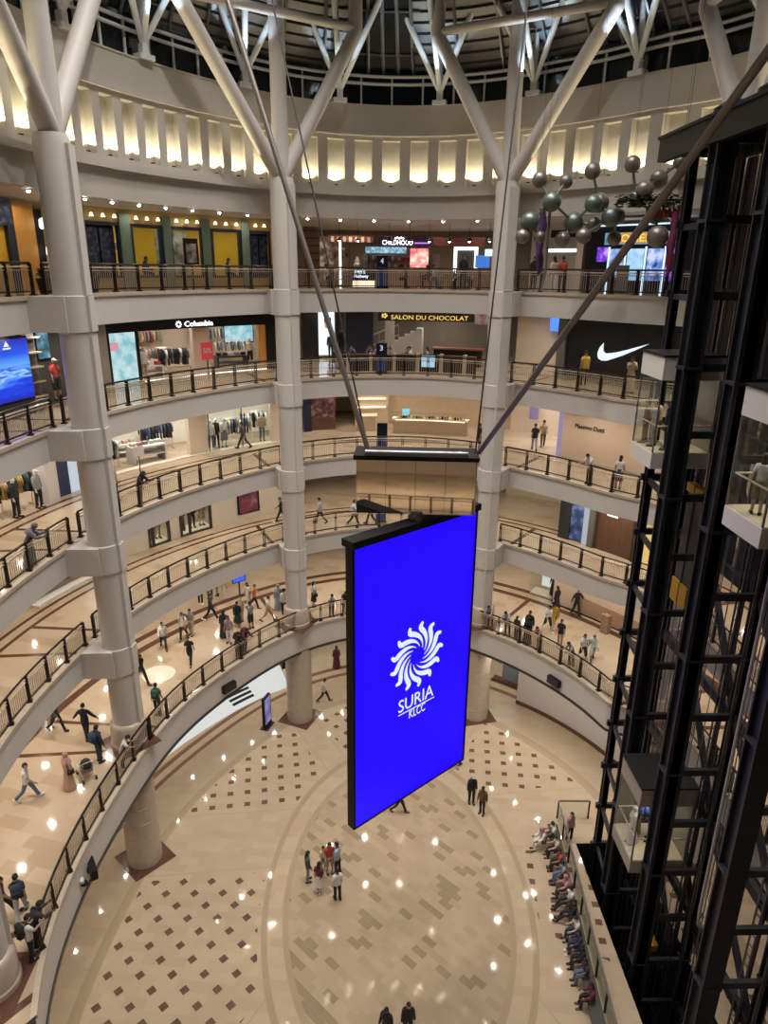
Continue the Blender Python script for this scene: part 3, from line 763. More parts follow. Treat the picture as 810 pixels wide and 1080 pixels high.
cab(-2.2, 20.66, 'white panelled glass lift cab with three passengers high on the tower')
cab(-5.56, 4.96, 'lift cab painted as in shade low on the tower with a white hooded passenger', True)
cab(-9.7, 20.54, 'glass lift cab nearest the viewer with a woman in olive shorts')
yl = mat('yellow enamel', (.55, .33, .03), .4, var=.2)
def weight(y, z0, z1, lab):
    t = thing('counterweight', lab, 'counterweight', (13.0, y, z0), 0, 'lift counterweights')
    mb = MB(); mb.box((12.95, y, (z0+z1)/2), (.25, 1.3, z1-z0-.5)); mb.box((12.8, y, (z0+z1)/2), (.06, .06, z1-z0)); mb.build('body', mat('weight iron', (.06, .06, .065), .5), t)
    for q in (-.36, .36):
        mb = MB(); mb.box((12.92, y+q, z1-.2), (.34, .62, .34)); mb.build('top_plate', yl, t)
        mb = MB(); mb.box((12.92, y+q, z0+.45), (.34, .62, .95)); mb.build('foot_plate', yl, t)
weight(-1.5, 14.2, 19.2, 'counterweight with yellow plates hanging below the highest lift cab')
weight(-3.6, -7.2, -1.2, 'counterweight with yellow plates down in the lift pit')
cbm = mat('hoist rope', (.16, .15, .14), .4, metal=.6)
for i, (x, y, z0, z1) in enumerate(((12.6, -1.2, 24.1, 31), (12.6, -4.6, 8.5, 31), (12.6, -8.7, 24., 31), (12.95, -1.5, 19.2, 31), (12.95, -3.6, -1.2, 31))):
    mb = MB()
    for q in (-.16, -.05, .06, .17): mb.tube([(x, y+q, z0), (x, y+q, z1)], .016, 5)
    o = mb.build('hoist_ropes', cbm, loc=(x, y, z0)); tag(o, ('hoist ropes above the highest left lift cab', 'hoist ropes running down to the dim low lift cab', 'hoist ropes above the nearest lift cab', 'ropes holding the upper counterweight', 'ropes reaching down to the pit counterweight')[i], 'rope', 'lift hoist ropes')
pts = [(12.25, -7.9, z) for z in (19.9, 16, 12, 8, 5)] + [(12.25+.33*(1-cos(q)), -7.9, 4.6-.45*sin(q)) for q in (rad(30), rad(60), rad(90), rad(120), rad(150), rad(180))] + [(12.91, -7.9, z) for z in (8, 12, 16, 20, 24, 28, 30)]
mb = MB(); mb.tube(pts, .06, 8); o = mb.build('trailing_cable', mat('cable grey', (.35, .33, .31), .5), loc=(12.2, -8.0, 4.1), smooth=True); tag(o, 'grey trailing cable looping in a long U inside the lift tower', 'cable')

# glass barrier and bench by the lift pit
B0, B1, B2 = Vector((11.72, 2.0, 0)), Vector((10.12, 2.04, 0)), Vector((9.2, -9.4, 0))
t = thing('glass_barrier', 'glass barrier with a steel top rail beside the lift pit', 'barrier', B1)
n = 8; pts = [B0, B1] + [B1+(B2-B1)*k/n for k in range(1, n+1)]
for i in range(len(pts)-1):
    p, q = pts[i], pts[i+1]; mb = MB(); mb.bar(p+Vector((0, 0, .56)), q+Vector((0, 0, .56)), .025, .98); mb.build('glass_panel', M['glass'], t)
for p in pts:
    mb = MB(); mb.box(p+Vector((0, 0, .55)), (.07, .07, 1.1)); mb.build('post', M['darkrail'], t)
mb = MB(); mb.tube([p+Vector((0, 0, 1.12)) for p in pts], .05, 8); mb.build('top_rail', mat('rail grey', (.22, .22, .21), .3, metal=.7), t, smooth=True)
bd = (B2-B1).normalized(); bn = Vector((bd.y, -bd.x, 0));
if bn.x > 0: bn = -bn
c = B1+bd*6.2+bn*.42; brz = math.atan2(bd.y, bd.x)
t = thing('bench', 'long dark bench against the glass barrier full of seated people', 'bench', c)
mb = MB(); mb.box(c+Vector((0, 0, .41)), (10.6, .5, .08), rz=brz); mb.build('seat', mat('bench grey', (.05, .048, .045), .5), t)
for k in (-4.8, -1.6, 1.6, 4.8):
    mb = MB(); mb.box(c+bd*k+Vector((0, 0, .185)), (.12, .4, .37), rz=brz); mb.build('leg', M['rim'], t)

# wall speakers and the little dome camera on the ground gallery edge
for px, lab in (((-7.28, 5.72, 5.45), 'black wall speaker above the white lit platform'), ((10.63, 6.15, 5.39), 'black wall speaker above the curved white wall'), ((-10.25, -6.29, 5.41), 'black wall speaker above the lower left dark tiles')):
    a = deg(math.atan2(px[1], px[0])) % 360; r = RG(a); z = px[2]+.25
    t = thing('wall_speaker', lab, 'speaker', ((r-.14)*cos(rad(a)), (r-.14)*sin(rad(a)), z), 0, 'speakers on the gallery edge')
    mb = MB(); mb.box(((r-.16)*cos(rad(a)), (r-.16)*sin(rad(a)), z), (.24, .85, .42), rz=rad(a)); mb.build('cabinet', M['black'], t)
    mb = MB(); mb.box(((r-.29)*cos(rad(a)), (r-.29)*sin(rad(a)), z), (.02, .78, .36), rz=rad(a)); mb.build('grille', mat('grille', (.03, .03, .03), .8, bump=.4, nscale=60), t)
    mb = MB(); mb.box(((r-.03)*cos(rad(a)), (r-.03)*sin(rad(a)), z), (.08, .2, .2), rz=rad(a)); mb.build('bracket', M['black'], t)
a = 214.; r = RG(a)
t = thing('dome_camera', 'small dark dome camera low on the ground gallery edge', 'camera', ((r-.06)*cos(rad(a)), (r-.06)*sin(rad(a)), 5.7))
mb = MB(); mb.sph(((r-.12)*cos(rad(a)), (r-.12)*sin(rad(a)), 5.62), .13); mb.build('dome', M['black'], t, smooth=True)
mb = MB(); mb.box(((r-.05)*cos(rad(a)), (r-.05)*sin(rad(a)), 5.78), (.14, .22, .12), rz=rad(a)); mb.build('mount', M['white'], t)

# ================================================================== THE MOLECULE MOBILE and the festive garland
ATOMS = [(7.7, 6.5, 30.68, 0.3), (8.94, 6.81, 30.65, 0.27), (8.17, 5.98, 29.75, 0.37), (9.9, 6.23, 31.01, 0.31), (11.26, 5.26, 31.18, 0.3), (7.42, 6.56, 28.99, 0.37), (9.41, 6.68, 28.98, 0.4), (9.85, 5.51, 29.66, 0.33), (10.3, 6.11, 29.75, 0.37), (10.66, 5.46, 29.14, 0.36), (10.95, 5.58, 29.18, 0.32), (10.26, 6.43, 28.9, 0.28), (9.59, 5.59, 28.38, 0.29), (8.93, 6.5, 28.28, 0.3), (7.1, 6.43, 28.37, 0.28), (7.87, 6.46, 28.35, 0.24), (11.14, 6.15, 28.32, 0.28), (11.75, 4.87, 30.16, 0.33), (12.47, 5.35, 30.66, 0.33), (11.55, 5.15, 29.87, 0.27), (12.42, 5.04, 29.18, 0.3), (13.1, 5.42, 29.25, 0.18), (12.45, 4.6, 28.35, 0.4), (13.19, 5.05, 31.25, 0.26), (13.28, 4.47, 28.41, 0.2)]
BONDS = [(0, 2), (1, 2), (2, 5), (2, 6), (3, 8), (6, 7), (7, 8), (8, 9), (9, 10), (6, 11), (9, 12), (6, 13), (5, 14), (5, 15), (10, 16), (4, 19), (17, 18), (17, 19), (10, 20), (20, 21), (20, 22), (18, 23), (21, 24), (11, 9), (19, 20)]
t = thing('molecule_mobile', 'mobile of grey metal balls joined by rods like a molecule', 'hanging sculpture', (10, 6, 28))
am = mat('grey ball metal', (.20, .19, .18), .42, metal=.6); gm = mat('green ball metal', (.13, .165, .155), .42, metal=.6)
for i, (x, y, z, r) in enumerate(ATOMS):
    mb = MB(); mb.sph((x, y, z), r*1.12, 20); mb.build('ball', gm if i in (2, 5, 6, 7, 9, 19, 20) else am, t, smooth=True)
for i, j in BONDS:
    mb = MB(); mb.tube([ATOMS[i][:3], ATOMS[j][:3]], .06, 8); mb.build('rod', am, t, smooth=True)
mb = MB()
for i in (0, 3, 4, 18, 23): x, y, z, r = ATOMS[i]; mb.tube([(x, y, z), (x, y, roofz(x, y))], .006, 5)
mb.build('hanging_wire', ck, t)
mb = MB(); mb.tube([(8.2, 6.3, 29.5), (8.25, 6.35, 27.), (8.9, 9.6, 25.95)], .06, 8); mb.build('support_pole', am, t, smooth=True)
t = thing('festive_garland', 'dark leafy garland with red trimming hanging among the metal balls', 'garland', (12, 4.7, 29.5))
lf = MB(); rd = MB()
for k in range(520):
    q = RND.random(); x = 10.7+2.6*q; y = 5.05-.75*q+RND.uniform(-.3, .3); z = 29.72+RND.uniform(-.26, .26)
    a, b, s_ = RND.uniform(0, 6.3), RND.uniform(-.8, .8), RND.uniform(.08, .17)
    mxx = Matrix.Translation((x, y, z)) @ Matrix.Rotation(a, 4, 'Z') @ Matrix.Rotation(b, 4, 'X')
    lf.add([mxx @ Vector(v) for v in ((-s_, 0, 0), (0, -s_*.4, .02), (s_, 0, 0), (0, s_*.4, .02))], [(0, 1, 2, 3)])
lf.build('leaves', mat('dark leaves', (.035, .035, .022), .6, var=.4), t)
for k in range(26):
    q = k/25; x, y = 11.9+1.5*q, 4.72-.4*q; rd.box((x, y, 29.28+.1*sin(k*1.9)), (.05, .05, .34+.1*sin(k*2.7))); rd.box((x, y, 29.16), (.08, .04, .05))
rd.build('red_trimming', mat('red felt', (.22, .03, .02), .7), t)
mb = MB(); mb.tube([(10.7, 5.05, 29.75), (13.4, 4.25, 29.75)], .05, 6); mb.build('carrier_pole', M['rim'], t)
mb = MB(); mb.tube([(11.2, 4.9, 29.75), (11.2, 4.9, roofz(11.2, 4.9))], .006, 5); mb.tube([(13.0, 4.37, 29.75), (13.0, 4.37, roofz(13, 4.37))], .006, 5); mb.build('wire', ck, t)
for (x, y, z0, z1), c, lab in (((12.97, 4.28, 26.8, 29.3), (.15, .012, .06), 'red hanging fabric banner beside the lift tower'), ((8.17, 7.42, 26.7, 29.6), (.07, .022, .12), 'purple hanging fabric banner under the metal balls')):
    mb = MB(); mb.tube([(x+.05*sin(k*1.3), y, z0+(z1-z0)*k/8) for k in range(9)], [.02]+[.15+.03*(k % 2) for k in range(7)]+[.14], 10)
    o = mb.build('fabric_banner', mat('banner '+lab[:3], c, .7, var=.3, nscale=8), loc=(x, y, z0), smooth=True); tag(o, lab, 'banner')
    mb = MB(); mb.tube([(x, y, z1-.05), (x, y, roofz(x, y))], .006, 5); mb.build('wire', ck, o)

# ================================================================== PEOPLE
# every pose is one continuous skinned body; clothes are thin shells grown from it
def V(x, y, z): return Vector((x, y, z))
POSE = {
 'stand': dict(hl=3, kl=4, hr=-3, kr=3, sl=-4, sr=5, el=14, er=18, ab=8),
 'walk': dict(hl=26, kl=6, hr=-20, kr=26, sl=-24, sr=24, el=16, er=28, ab=7, lean=3),
 'walk2': dict(hl=-18, kl=22, hr=22, kr=8, sl=22, sr=-22, el=28, er=16, ab=7, lean=3),
 'lean': dict(hl=-4, kl=3, hr=6, kr=14, sl=42, sr=36, el=58, er=64, ab=12, lean=24, head=12),
 'phone': dict(hl=2, kl=3, hr=-2, kr=5, sl=24, sr=30, el=96, er=92, ab=4, head=22),
 'out': dict(hl=14, kl=5, hr=-12, kr=16, sl=2, sr=6, el=10, er=14, ab=38),
 'sit': dict(hl=84, kl=80, hr=86, kr=84, sl=26, sr=22, el=50, er=56, ab=9, lean=6, head=10),
 'sit2': dict(hl=78, kl=36, hr=82, kr=62, sl=18, sr=30, el=62, er=44, ab=10, lean=-4, head=14),
}
BODY = {}
def rot(v, ax, d): return Matrix.Rotation(rad(d), 3, ax) @ v
def make_body(pose):
    p = dict(lean=0, head=0); p.update(POSE[pose]); J = {}
    J['pel'] = V(0, 0, 0)
    def T(v): return rot(v, 'X', -p['lean'])
    J['wai'] = T(V(0, 0, .17)); J['che'] = T(V(0, -.01, .37)); J['nb'] = T(V(0, -.015, .50)); J['nk'] = T(V(0, .0, .57))
    hd = T(V(0, .03, .685)); J['head'] = J['nk'] + rot(hd-J['nk'], 'X', -p['head'])
    for s, sg in (('l', -1), ('r', 1)):
        J['sh'+s] = T(V(.165*sg, -.015, .455))
        ang = p['s'+s]; ab = p['ab']
        def adir(f): # forward flex f, abducted
            v = V(0, sin(rad(f)), -cos(rad(f))); return rot(v, 'Y', -ab*sg)
        a0 = ang-p['lean']*.0
        J['el'+s] = J['sh'+s] + adir(a0)*.285
        fd = adir(a0+p['e'+s]); fd = V(fd.x*.3 if p['e'+s] > 40 else fd.x, fd.y, fd.z).normalized()
        J['wr'+s] = J['el'+s] + fd*.25; J['ha'+s] = J['wr'+s] + fd*.075; J['fd'+s] = fd
        J['hi'+s] = V(.095*sg, 0, -.02)
        f, k = p['h'+s], p['k'+s]
        J['kn'+s] = J['hi'+s] + V(.01*sg, sin(rad(f)), -cos(rad(f)))*.43
        J['an'+s] = J['kn'+s] + V(0, sin(rad(f-k)), -cos(rad(f-k)))*.42
        fo = max(-25, min(20, (f-k)*.6)) if 'sit' not in pose else (f-k)*.5
        J['he'+s] = J['an'+s] + rot(V(0, -.045, -.05), 'X', fo); J['to'+s] = J['an'+s] + rot(V(.02*sg, .165, -.055), 'X', fo)
    if 'sit' in pose: off = V(0, 0, .55)
    else: off = V(0, 0, .035 - min(J['he'+s].z for s in 'lr') if True else 0)
    for k in J:
        if not k.startswith('fd'): J[k] = J[k]+off
    RADI = dict(pel=(.135, .115), wai=(.125, .10), che=(.15, .115), nb=(.095, .075), nk=(.055, .055), head=(.075, .085))
    for s in 'lr': RADI.update({'sh'+s: (.07, .065), 'el'+s: (.046, .046), 'wr'+s: (.032, .03), 'ha'+s: (.036, .022), 'hi'+s: (.098, .098), 'kn'+s: (.064, .064), 'an'+s: (.045, .045), 'he'+s: (.042, .04), 'to'+s: (.042, .03)})
    E = [('pel', 'wai'), ('wai', 'che'), ('che', 'nb'), ('nb', 'nk'), ('nk', 'head')]
    for s in 'lr': E += [('che', 'sh'+s), ('sh'+s, 'el'+s), ('el'+s, 'wr'+s), ('wr'+s, 'ha'+s), ('pel', 'hi'+s), ('hi'+s, 'kn'+s), ('kn'+s, 'an'+s), ('an'+s, 'he'+s), ('an'+s, 'to'+s)]
    names = list(RADI); idx = {k: i for i, k in enumerate(names)}
    me = bpy.data.meshes.new('b'); me.from_pydata([J[k] for k in names], [(idx[a], idx[b]) for a, b in E], [])
    o = bpy.data.objects.new('b', me); COL.objects.link(o)
    sk = o.modifiers.new('s', 'SKIN'); sk.use_smooth_shade = True; sk.branch_smoothing = .3
    for i, k in enumerate(names):
        d_ = me.skin_vertices[0].data[i]; d_.radius = RADI[k]; d_.use_root = (k == 'pel')
    sb = o.modifiers.new('u', 'SUBSURF'); sb.levels = 1; sb.render_levels = 1
    dg = bpy.context.evaluated_depsgraph_get(); m2 = bpy.data.meshes.new_from_object(o.evaluated_get(dg))
    bpy.data.objects.remove(o)
    vs = [v.co.copy() for v in m2.vertices]; ns = [v.normal.copy() for v in m2.vertices]; fs = [tuple(f.vertices) for f in m2.polygons]
    segs = [(a, b, (RADI[a][0]+RADI[b][0])/2) for a, b in E]
    def near(c):
        best = None
        for a, b, r in segs:
            A, B = J[a], J[b]; ab = B-A; t = max(0, min(1, (c-A).dot(ab)/ab.length_squared)); q = (c-(A+ab*t)).length/r
            if best is None or q < best[0]: best = (q, a, b, t)
        return best
    reg = []
    for f in fs:
        c = sum((vs[i] for i in f), Vector())/len(f); q, a, b, t = near(c)
        if b[:2] in ('he', 'to'): g = 'shoe'
        elif b[:2] == 'an': g = 'shoe' if t > .985 else 'shin'
        elif b[:2] == 'kn': g = 'thigh'
        elif b[:2] == 'hi': g = 'pelvis'
        elif b == 'wai': g = 'pelvis' if t < .35 else 'torso'
        elif b in ('che', 'nb') or b[:2] == 'sh': g = 'torso'
        elif b[:2] == 'el': g = 'uarm' if t < .72 else 'larm'
        elif b[:2] == 'wr': g = 'farm' if t < .9 else 'hand'
        elif b[:2] == 'ha': g = 'hand'
        else: g = 'head'
        reg.append(g + ('L' if c.x < 0 else 'R'))
    # head, hands with separate fingers
    mb = MB(); mb.add(vs, fs, 0); H = J['head']; hm = Matrix.Rotation(rad(-p['lean']-p['head']), 3, 'X')
    hh = MB(); hh.sph((0, 0, 0), (.078, .098, .118), 14)
    hh.add([V(-.016, .088, .0), V(.016, .088, .0), V(0, .122, -.018), V(0, .088, .045)], [(0, 1, 2), (1, 3, 2), (3, 0, 2)])
    for sg in (-1, 1): hh.sph((.08*sg, -.005, -.005), (.014, .026, .036), 6)
    mb.add([H + hm @ Vector(v) for v in hh.v], hh.f, 0)
    ee = MB()
    for sg in (-1, 1): ee.sph((.032*sg, .088, .012), .012, 6); ee.box((.032*sg, .09, .038), (.034, .012, .007))
    ee.box((0, .089, -.05), (.045, .012, .009))
    mb.add([H + hm @ Vector(v) for v in ee.v], ee.f, 1)
    for s, sg in (('l', -1), ('r', 1)):
        fd = J['fd'+s]; side = fd.cross(V(1, 0, 0)).normalized(); nrm = side.cross(fd).normalized(); base = J['ha'+s]
        for k, (o_, l_) in enumerate(((-.027, .070), (-.009, .082), (.009, .077), (.027, .060))):
            q0 = base + side*o_; q1 = q0 + fd*l_*.55 - nrm*.006*sg; q2 = q1 + fd*l_*.45 - nrm*.022*sg
            mb.tube([q0-fd*.02, q1, q2], [.010, .009, .007], 5)
        q0 = base - fd*.03 + side*.03; mb.tube([q0, q0+side*.025+fd*.025, q0+side*.03+fd*.055], [.012, .010, .008], 5)
    B = dict(J=J, vs=vs, ns=ns, fs=fs, reg=reg, H=H, hm=hm, lean=p['lean'], g={})
    t = bpy.data.meshes.new('person'); t.from_pydata(mb.v, [], mb.f)
    t.materials.append(skinm); t.materials.append(eyem)
    for pl, mi in zip(t.polygons, mb.m): pl.material_index = mi
    t.shade_smooth(); B['mesh'] = t; BODY[pose] = B; return B
skinm = mat('skin', (.42, .25, .17), .55, var=.05); eyem = mat('dark eye', (.02, .012, .01), .3)
def shell(B, keys, off):
    use = [f for f, g in zip(B['fs'], B['reg']) if g in keys]; ids = sorted({i for f in use for i in f}); mp = {j: i for i, j in enumerate(ids)}
    n = len(ids); vs = [B['vs'][i]+B['ns'][i]*off for i in ids] + [B['vs'][i]+B['ns'][i]*.003 for i in ids]
    fs = [tuple(mp[i] for i in f) for f in use]; ed = {}
    for f in fs:
        for a, b in zip(f, f[1:]+f[:1]): ed[(a, b)] = 1
    fs2 = fs + [(a, b, b+n, a+n)[::-1] for (a, b) in ed if (b, a) not in ed]
    mb = MB(); mb.add(vs, fs2); return mb
def LR(*k): return {x+s for x in k for s in 'LR'}
def leg_at(B, s, z):
    J = B['J']; pts = [J['hi'+s], J['kn'+s], J['an'+s]]
    for a, b in zip(pts, pts[1:]):
        if (a.z-z)*(b.z-z) <= 0 and abs(a.z-b.z) > 1e-4: return a+(b-a)*((a.z-z)/(a.z-b.z))
    return pts[-1] if z < pts[-1].z else pts[0]
def cone(B, z0, z1, grow):
    J = B['J']; mb = MB(); N = 8; n = 18; vs = []; fs = []; zt = J['pel'].z+.12
    for i in range(N+1):
        z = z0+(z1-z0)*i/N; k = i/N
        if z > J['hil'].z: c = J['pel'].copy() if z < J['wai'].z else J['wai'].copy(); rx, ry = .152, .132
        else:
            a, b = leg_at(B, 'l', z), leg_at(B, 'r', z); c = (a+b)/2; rx = abs(a.x-b.x)/2+.085+grow*k; ry = abs(a.y-b.y)/2+.10+grow*k
        for j in range(n): q = 2*PI*j/n; vs.append(V(c.x+rx*cos(q)*(1+.03*(j % 2)*k), c.y+ry*sin(q)*(1+.03*(j % 2)*k), z))
    for i in range(N): fs += [(i*n+j, i*n+(j+1) % n, (i+1)*n+(j+1) % n, (i+1)*n+j) for j in range(n)]
    return mb.add(vs, fs)
def garment(B, kind):
    if kind in B['g']: return B['g'][kind]
    H, hm, J = B['H'], B['hm'], B['J']
    def head(hb): m_ = MB(); m_.add([H+hm @ Vector(v) for v in hb.v], hb.f); return m_
    if kind == 'tee': mb = shell(B, LR('torso', 'uarm', 'pelvis'), .018)
    elif kind == 'shirt': mb = shell(B, LR('torso', 'uarm', 'larm', 'farm', 'pelvis'), .02)
    elif kind == 'trousers': mb = shell(B, LR('pelvis', 'thigh', 'shin'), .014)
    elif kind == 'shorts': mb = shell(B, LR('pelvis', 'thigh'), .022)
    elif kind in ('shoeL', 'shoeR'):
        q = kind[-1].lower(); h_, t_ = J['he'+q], J['to'+q]; d_ = (t_-h_).normalized(); u_ = (J['an'+q]-h_).normalized()*.012; mb = MB()
        mb.tube([h_-d_*.045, h_-d_*.02+u_, h_+d_*.06+u_, t_-d_*.03, t_+d_*.02, t_+d_*.045], [.02, .054, .056, .052, .043, .016], 10)
    elif kind == 'skirt': mb = cone(B, J['pel'].z+.1, J['pel'].z-.52, .05)
    elif kind == 'dress':
        a = shell(B, LR('torso', 'uarm', 'larm', 'farm', 'pelvis'), .024); b = cone(B, J['wai'].z, .07, .10); a.add(b.v, b.f); mb = a
    elif kind == 'hair': hb = MB(); hb.sph((0, -.008, .012), (.092, .108, .122), 16, keep=lambda d_: d_.z > .30+.25*max(d_.y, 0) or (d_.y < -.1 and d_.z > -.55)); mb = head(hb)
    elif kind == 'longhair':
        hb = MB(); hb.sph((0, -.008, .012), (.094, .11, .124), 16, keep=lambda d_: d_.z > .32+.25*max(d_.y, 0) or (d_.y < .05 and d_.z > -.8)); hb.sph((0, -.085, -.17), (.095, .045, .21), 12); mb = head(hb)
    elif kind == 'headscarf':
        hb = MB(); hb.sph((0, -.006, .005), (.104, .12, .135), 16, keep=lambda d_: not (d_.y > .55 and -.75 < d_.z < .62))
        hb.lathe([(.085, -.10), (.13, -.17), (.21, -.25), (.235, -.36)], (0, -.02, 0), 16, sy=.78, cap=False); mb = head(hb)
    elif kind == 'cap': hb = MB(); hb.sph((0, -.005, .02), (.094, .11, .115), 16, keep=lambda d_: d_.z > .25); hb.box((0, .13, .05), (.13, .10, .012)); mb = head(hb)
    elif kind == 'backpack':
        mb = MB(); m3 = Matrix.Rotation(rad(-B['lean']), 3, 'X'); c = J['che']+m3 @ V(0, -.20, -.03); mb.box(c, (.30, .15, .42), mx=m3); mb.box(c+m3 @ V(0, -.09, -.07), (.22, .05, .2), mx=m3)
        for sg in (-.1, .1): mb.tube([J['che']+m3 @ V(sg, -.13, .13), J['che']+m3 @ V(sg, .02, .17), J['che']+m3 @ V(sg, .14, .06), J['che']+m3 @ V(sg*1.2, .05, -.14), J['che']+m3 @ V(sg, -.13, -.18)], .018, 5)
    elif kind == 'handbag':
        mb = MB(); c = J['hir']+V(.15, .02, -.02); mb.box(c, (.09, .26, .2)); mb.tube([c+V(0, -.1, .1), J['shr']+V(.02, -.05, .06), J['shr']+V(.0, .05, .06), c+V(0, .1, .1)], .012, 5)
    me = bpy.data.meshes.new(kind); me.from_pydata(mb.v, [], mb.f); me.materials.append(skinm); me.shade_smooth(); B['g'][kind] = me; return me
NAMES = dict(tee='shirt', shirt='shirt', trousers='trousers', shorts='shorts', shoeL='shoe', shoeR='shoe', skirt='skirt', dress='dress', hair='hair', longhair='hair', headscarf='headscarf', cap='cap', backpack='backpack', handbag='handbag')
CLO = dict(black=(.014, .014, .016), charcoal=(.035, .035, .04), peach=(.55, .33, .24), tan=(.40, .28, .17), dustypink=(.45, .27, .22), navy=(.025, .035, .075), darkblue=(.03, .05, .12), white=(.68, .66, .64),
  jeans=(.09, .14, .24), maroon=(.12, .02, .025), lightgrey=(.42, .43, .44), green=(.06, .15, .10), darkgreen=(.03, .08, .05), grey=(.25, .24, .25), steel=(.20, .23, .27), beige=(.50, .42, .32), mauve=(.33, .24, .28),
  cream=(.58, .52, .42), orange=(.60, .24, .12), greyblue=(.26, .30, .36), wine=(.11, .02, .035), pale=(.52, .53, .56), pink=(.55, .35, .33), darkbrown=(.06, .04, .03), slate=(.14, .14, .17), yellow=(.62, .42, .07),
  sand=(.48, .40, .29), red=(.42, .05, .045), lightblue=(.35, .42, .55), rose=(.42, .22, .22), mustard=(.48, .34, .06), mint=(.50, .58, .54), teal=(.05, .08, .085), brown=(.13, .07, .04), olive=(.20, .21, .08), blue=(.06, .10, .35))
def cl(c): return mat('cloth '+c, CLO[c], .8, var=.12, nscale=9)
HAIRC = dict(black='black', grey='lightgrey', long='black')
def person(pose, outfit, loc, h, label, scale=1., group=None, name='person', skin=None):
    B = BODY.get(pose) or make_body(pose)
    o = bpy.data.objects.new(name, B['mesh']); COL.objects.link(o); o.location = loc; o.rotation_euler = (0, 0, rad(h-90)); o.scale = (scale,)*3
    recolor(o, skin or SK[RND.randrange(len(SK))]); tag(o, label, 'person' if name == 'person' else 'mannequin', group)
    def wear(kind, m):
        c = bpy.data.objects.new(NAMES[kind], garment(B, kind)); COL.objects.link(c); c.parent = o; recolor(c, m)
    legs = False
    for q in outfit.split():
        k, c = q.split(':')
        if k == 't': wear('tee', cl(c))
        elif k == 'l': wear('shirt', cl(c))
        elif k == 'd': wear('dress', cl(c))
        elif k == 'p': wear('trousers', cl(c))
        elif k == 's': wear('shorts', cl(c))
        elif k == 'k': wear('skirt', cl(c))
        elif k == 'h': wear('longhair' if c == 'long' else 'hair', cl(HAIRC[c]))
        elif k == 'j': wear('headscarf', cl(c))
        elif k == 'c': wear('cap', cl(c))
        elif k == 'b': wear('backpack', cl(c))
        elif k == 'g': wear('handbag', cl(c))
    sc_ = cl(RND.choice(['black', 'black', 'charcoal', 'white', 'brown'])); wear('shoeL', sc_); wear('shoeR', sc_)
    return o
SK = [mat('skin', (.42, .25, .17)), mat('skin light', (.52, .34, .25), .55), mat('skin tan', (.33, .19, .12), .55), mat('skin dark', (.16, .085, .055), .55)]
GRP = {'G': 'visitors on the ground gallery', '1': 'visitors on the first gallery', '2': 'visitors on the second gallery', '3': 'visitors on the third gallery', '4': 'visitors on the top gallery', 'C': 'visitors on the concourse'}
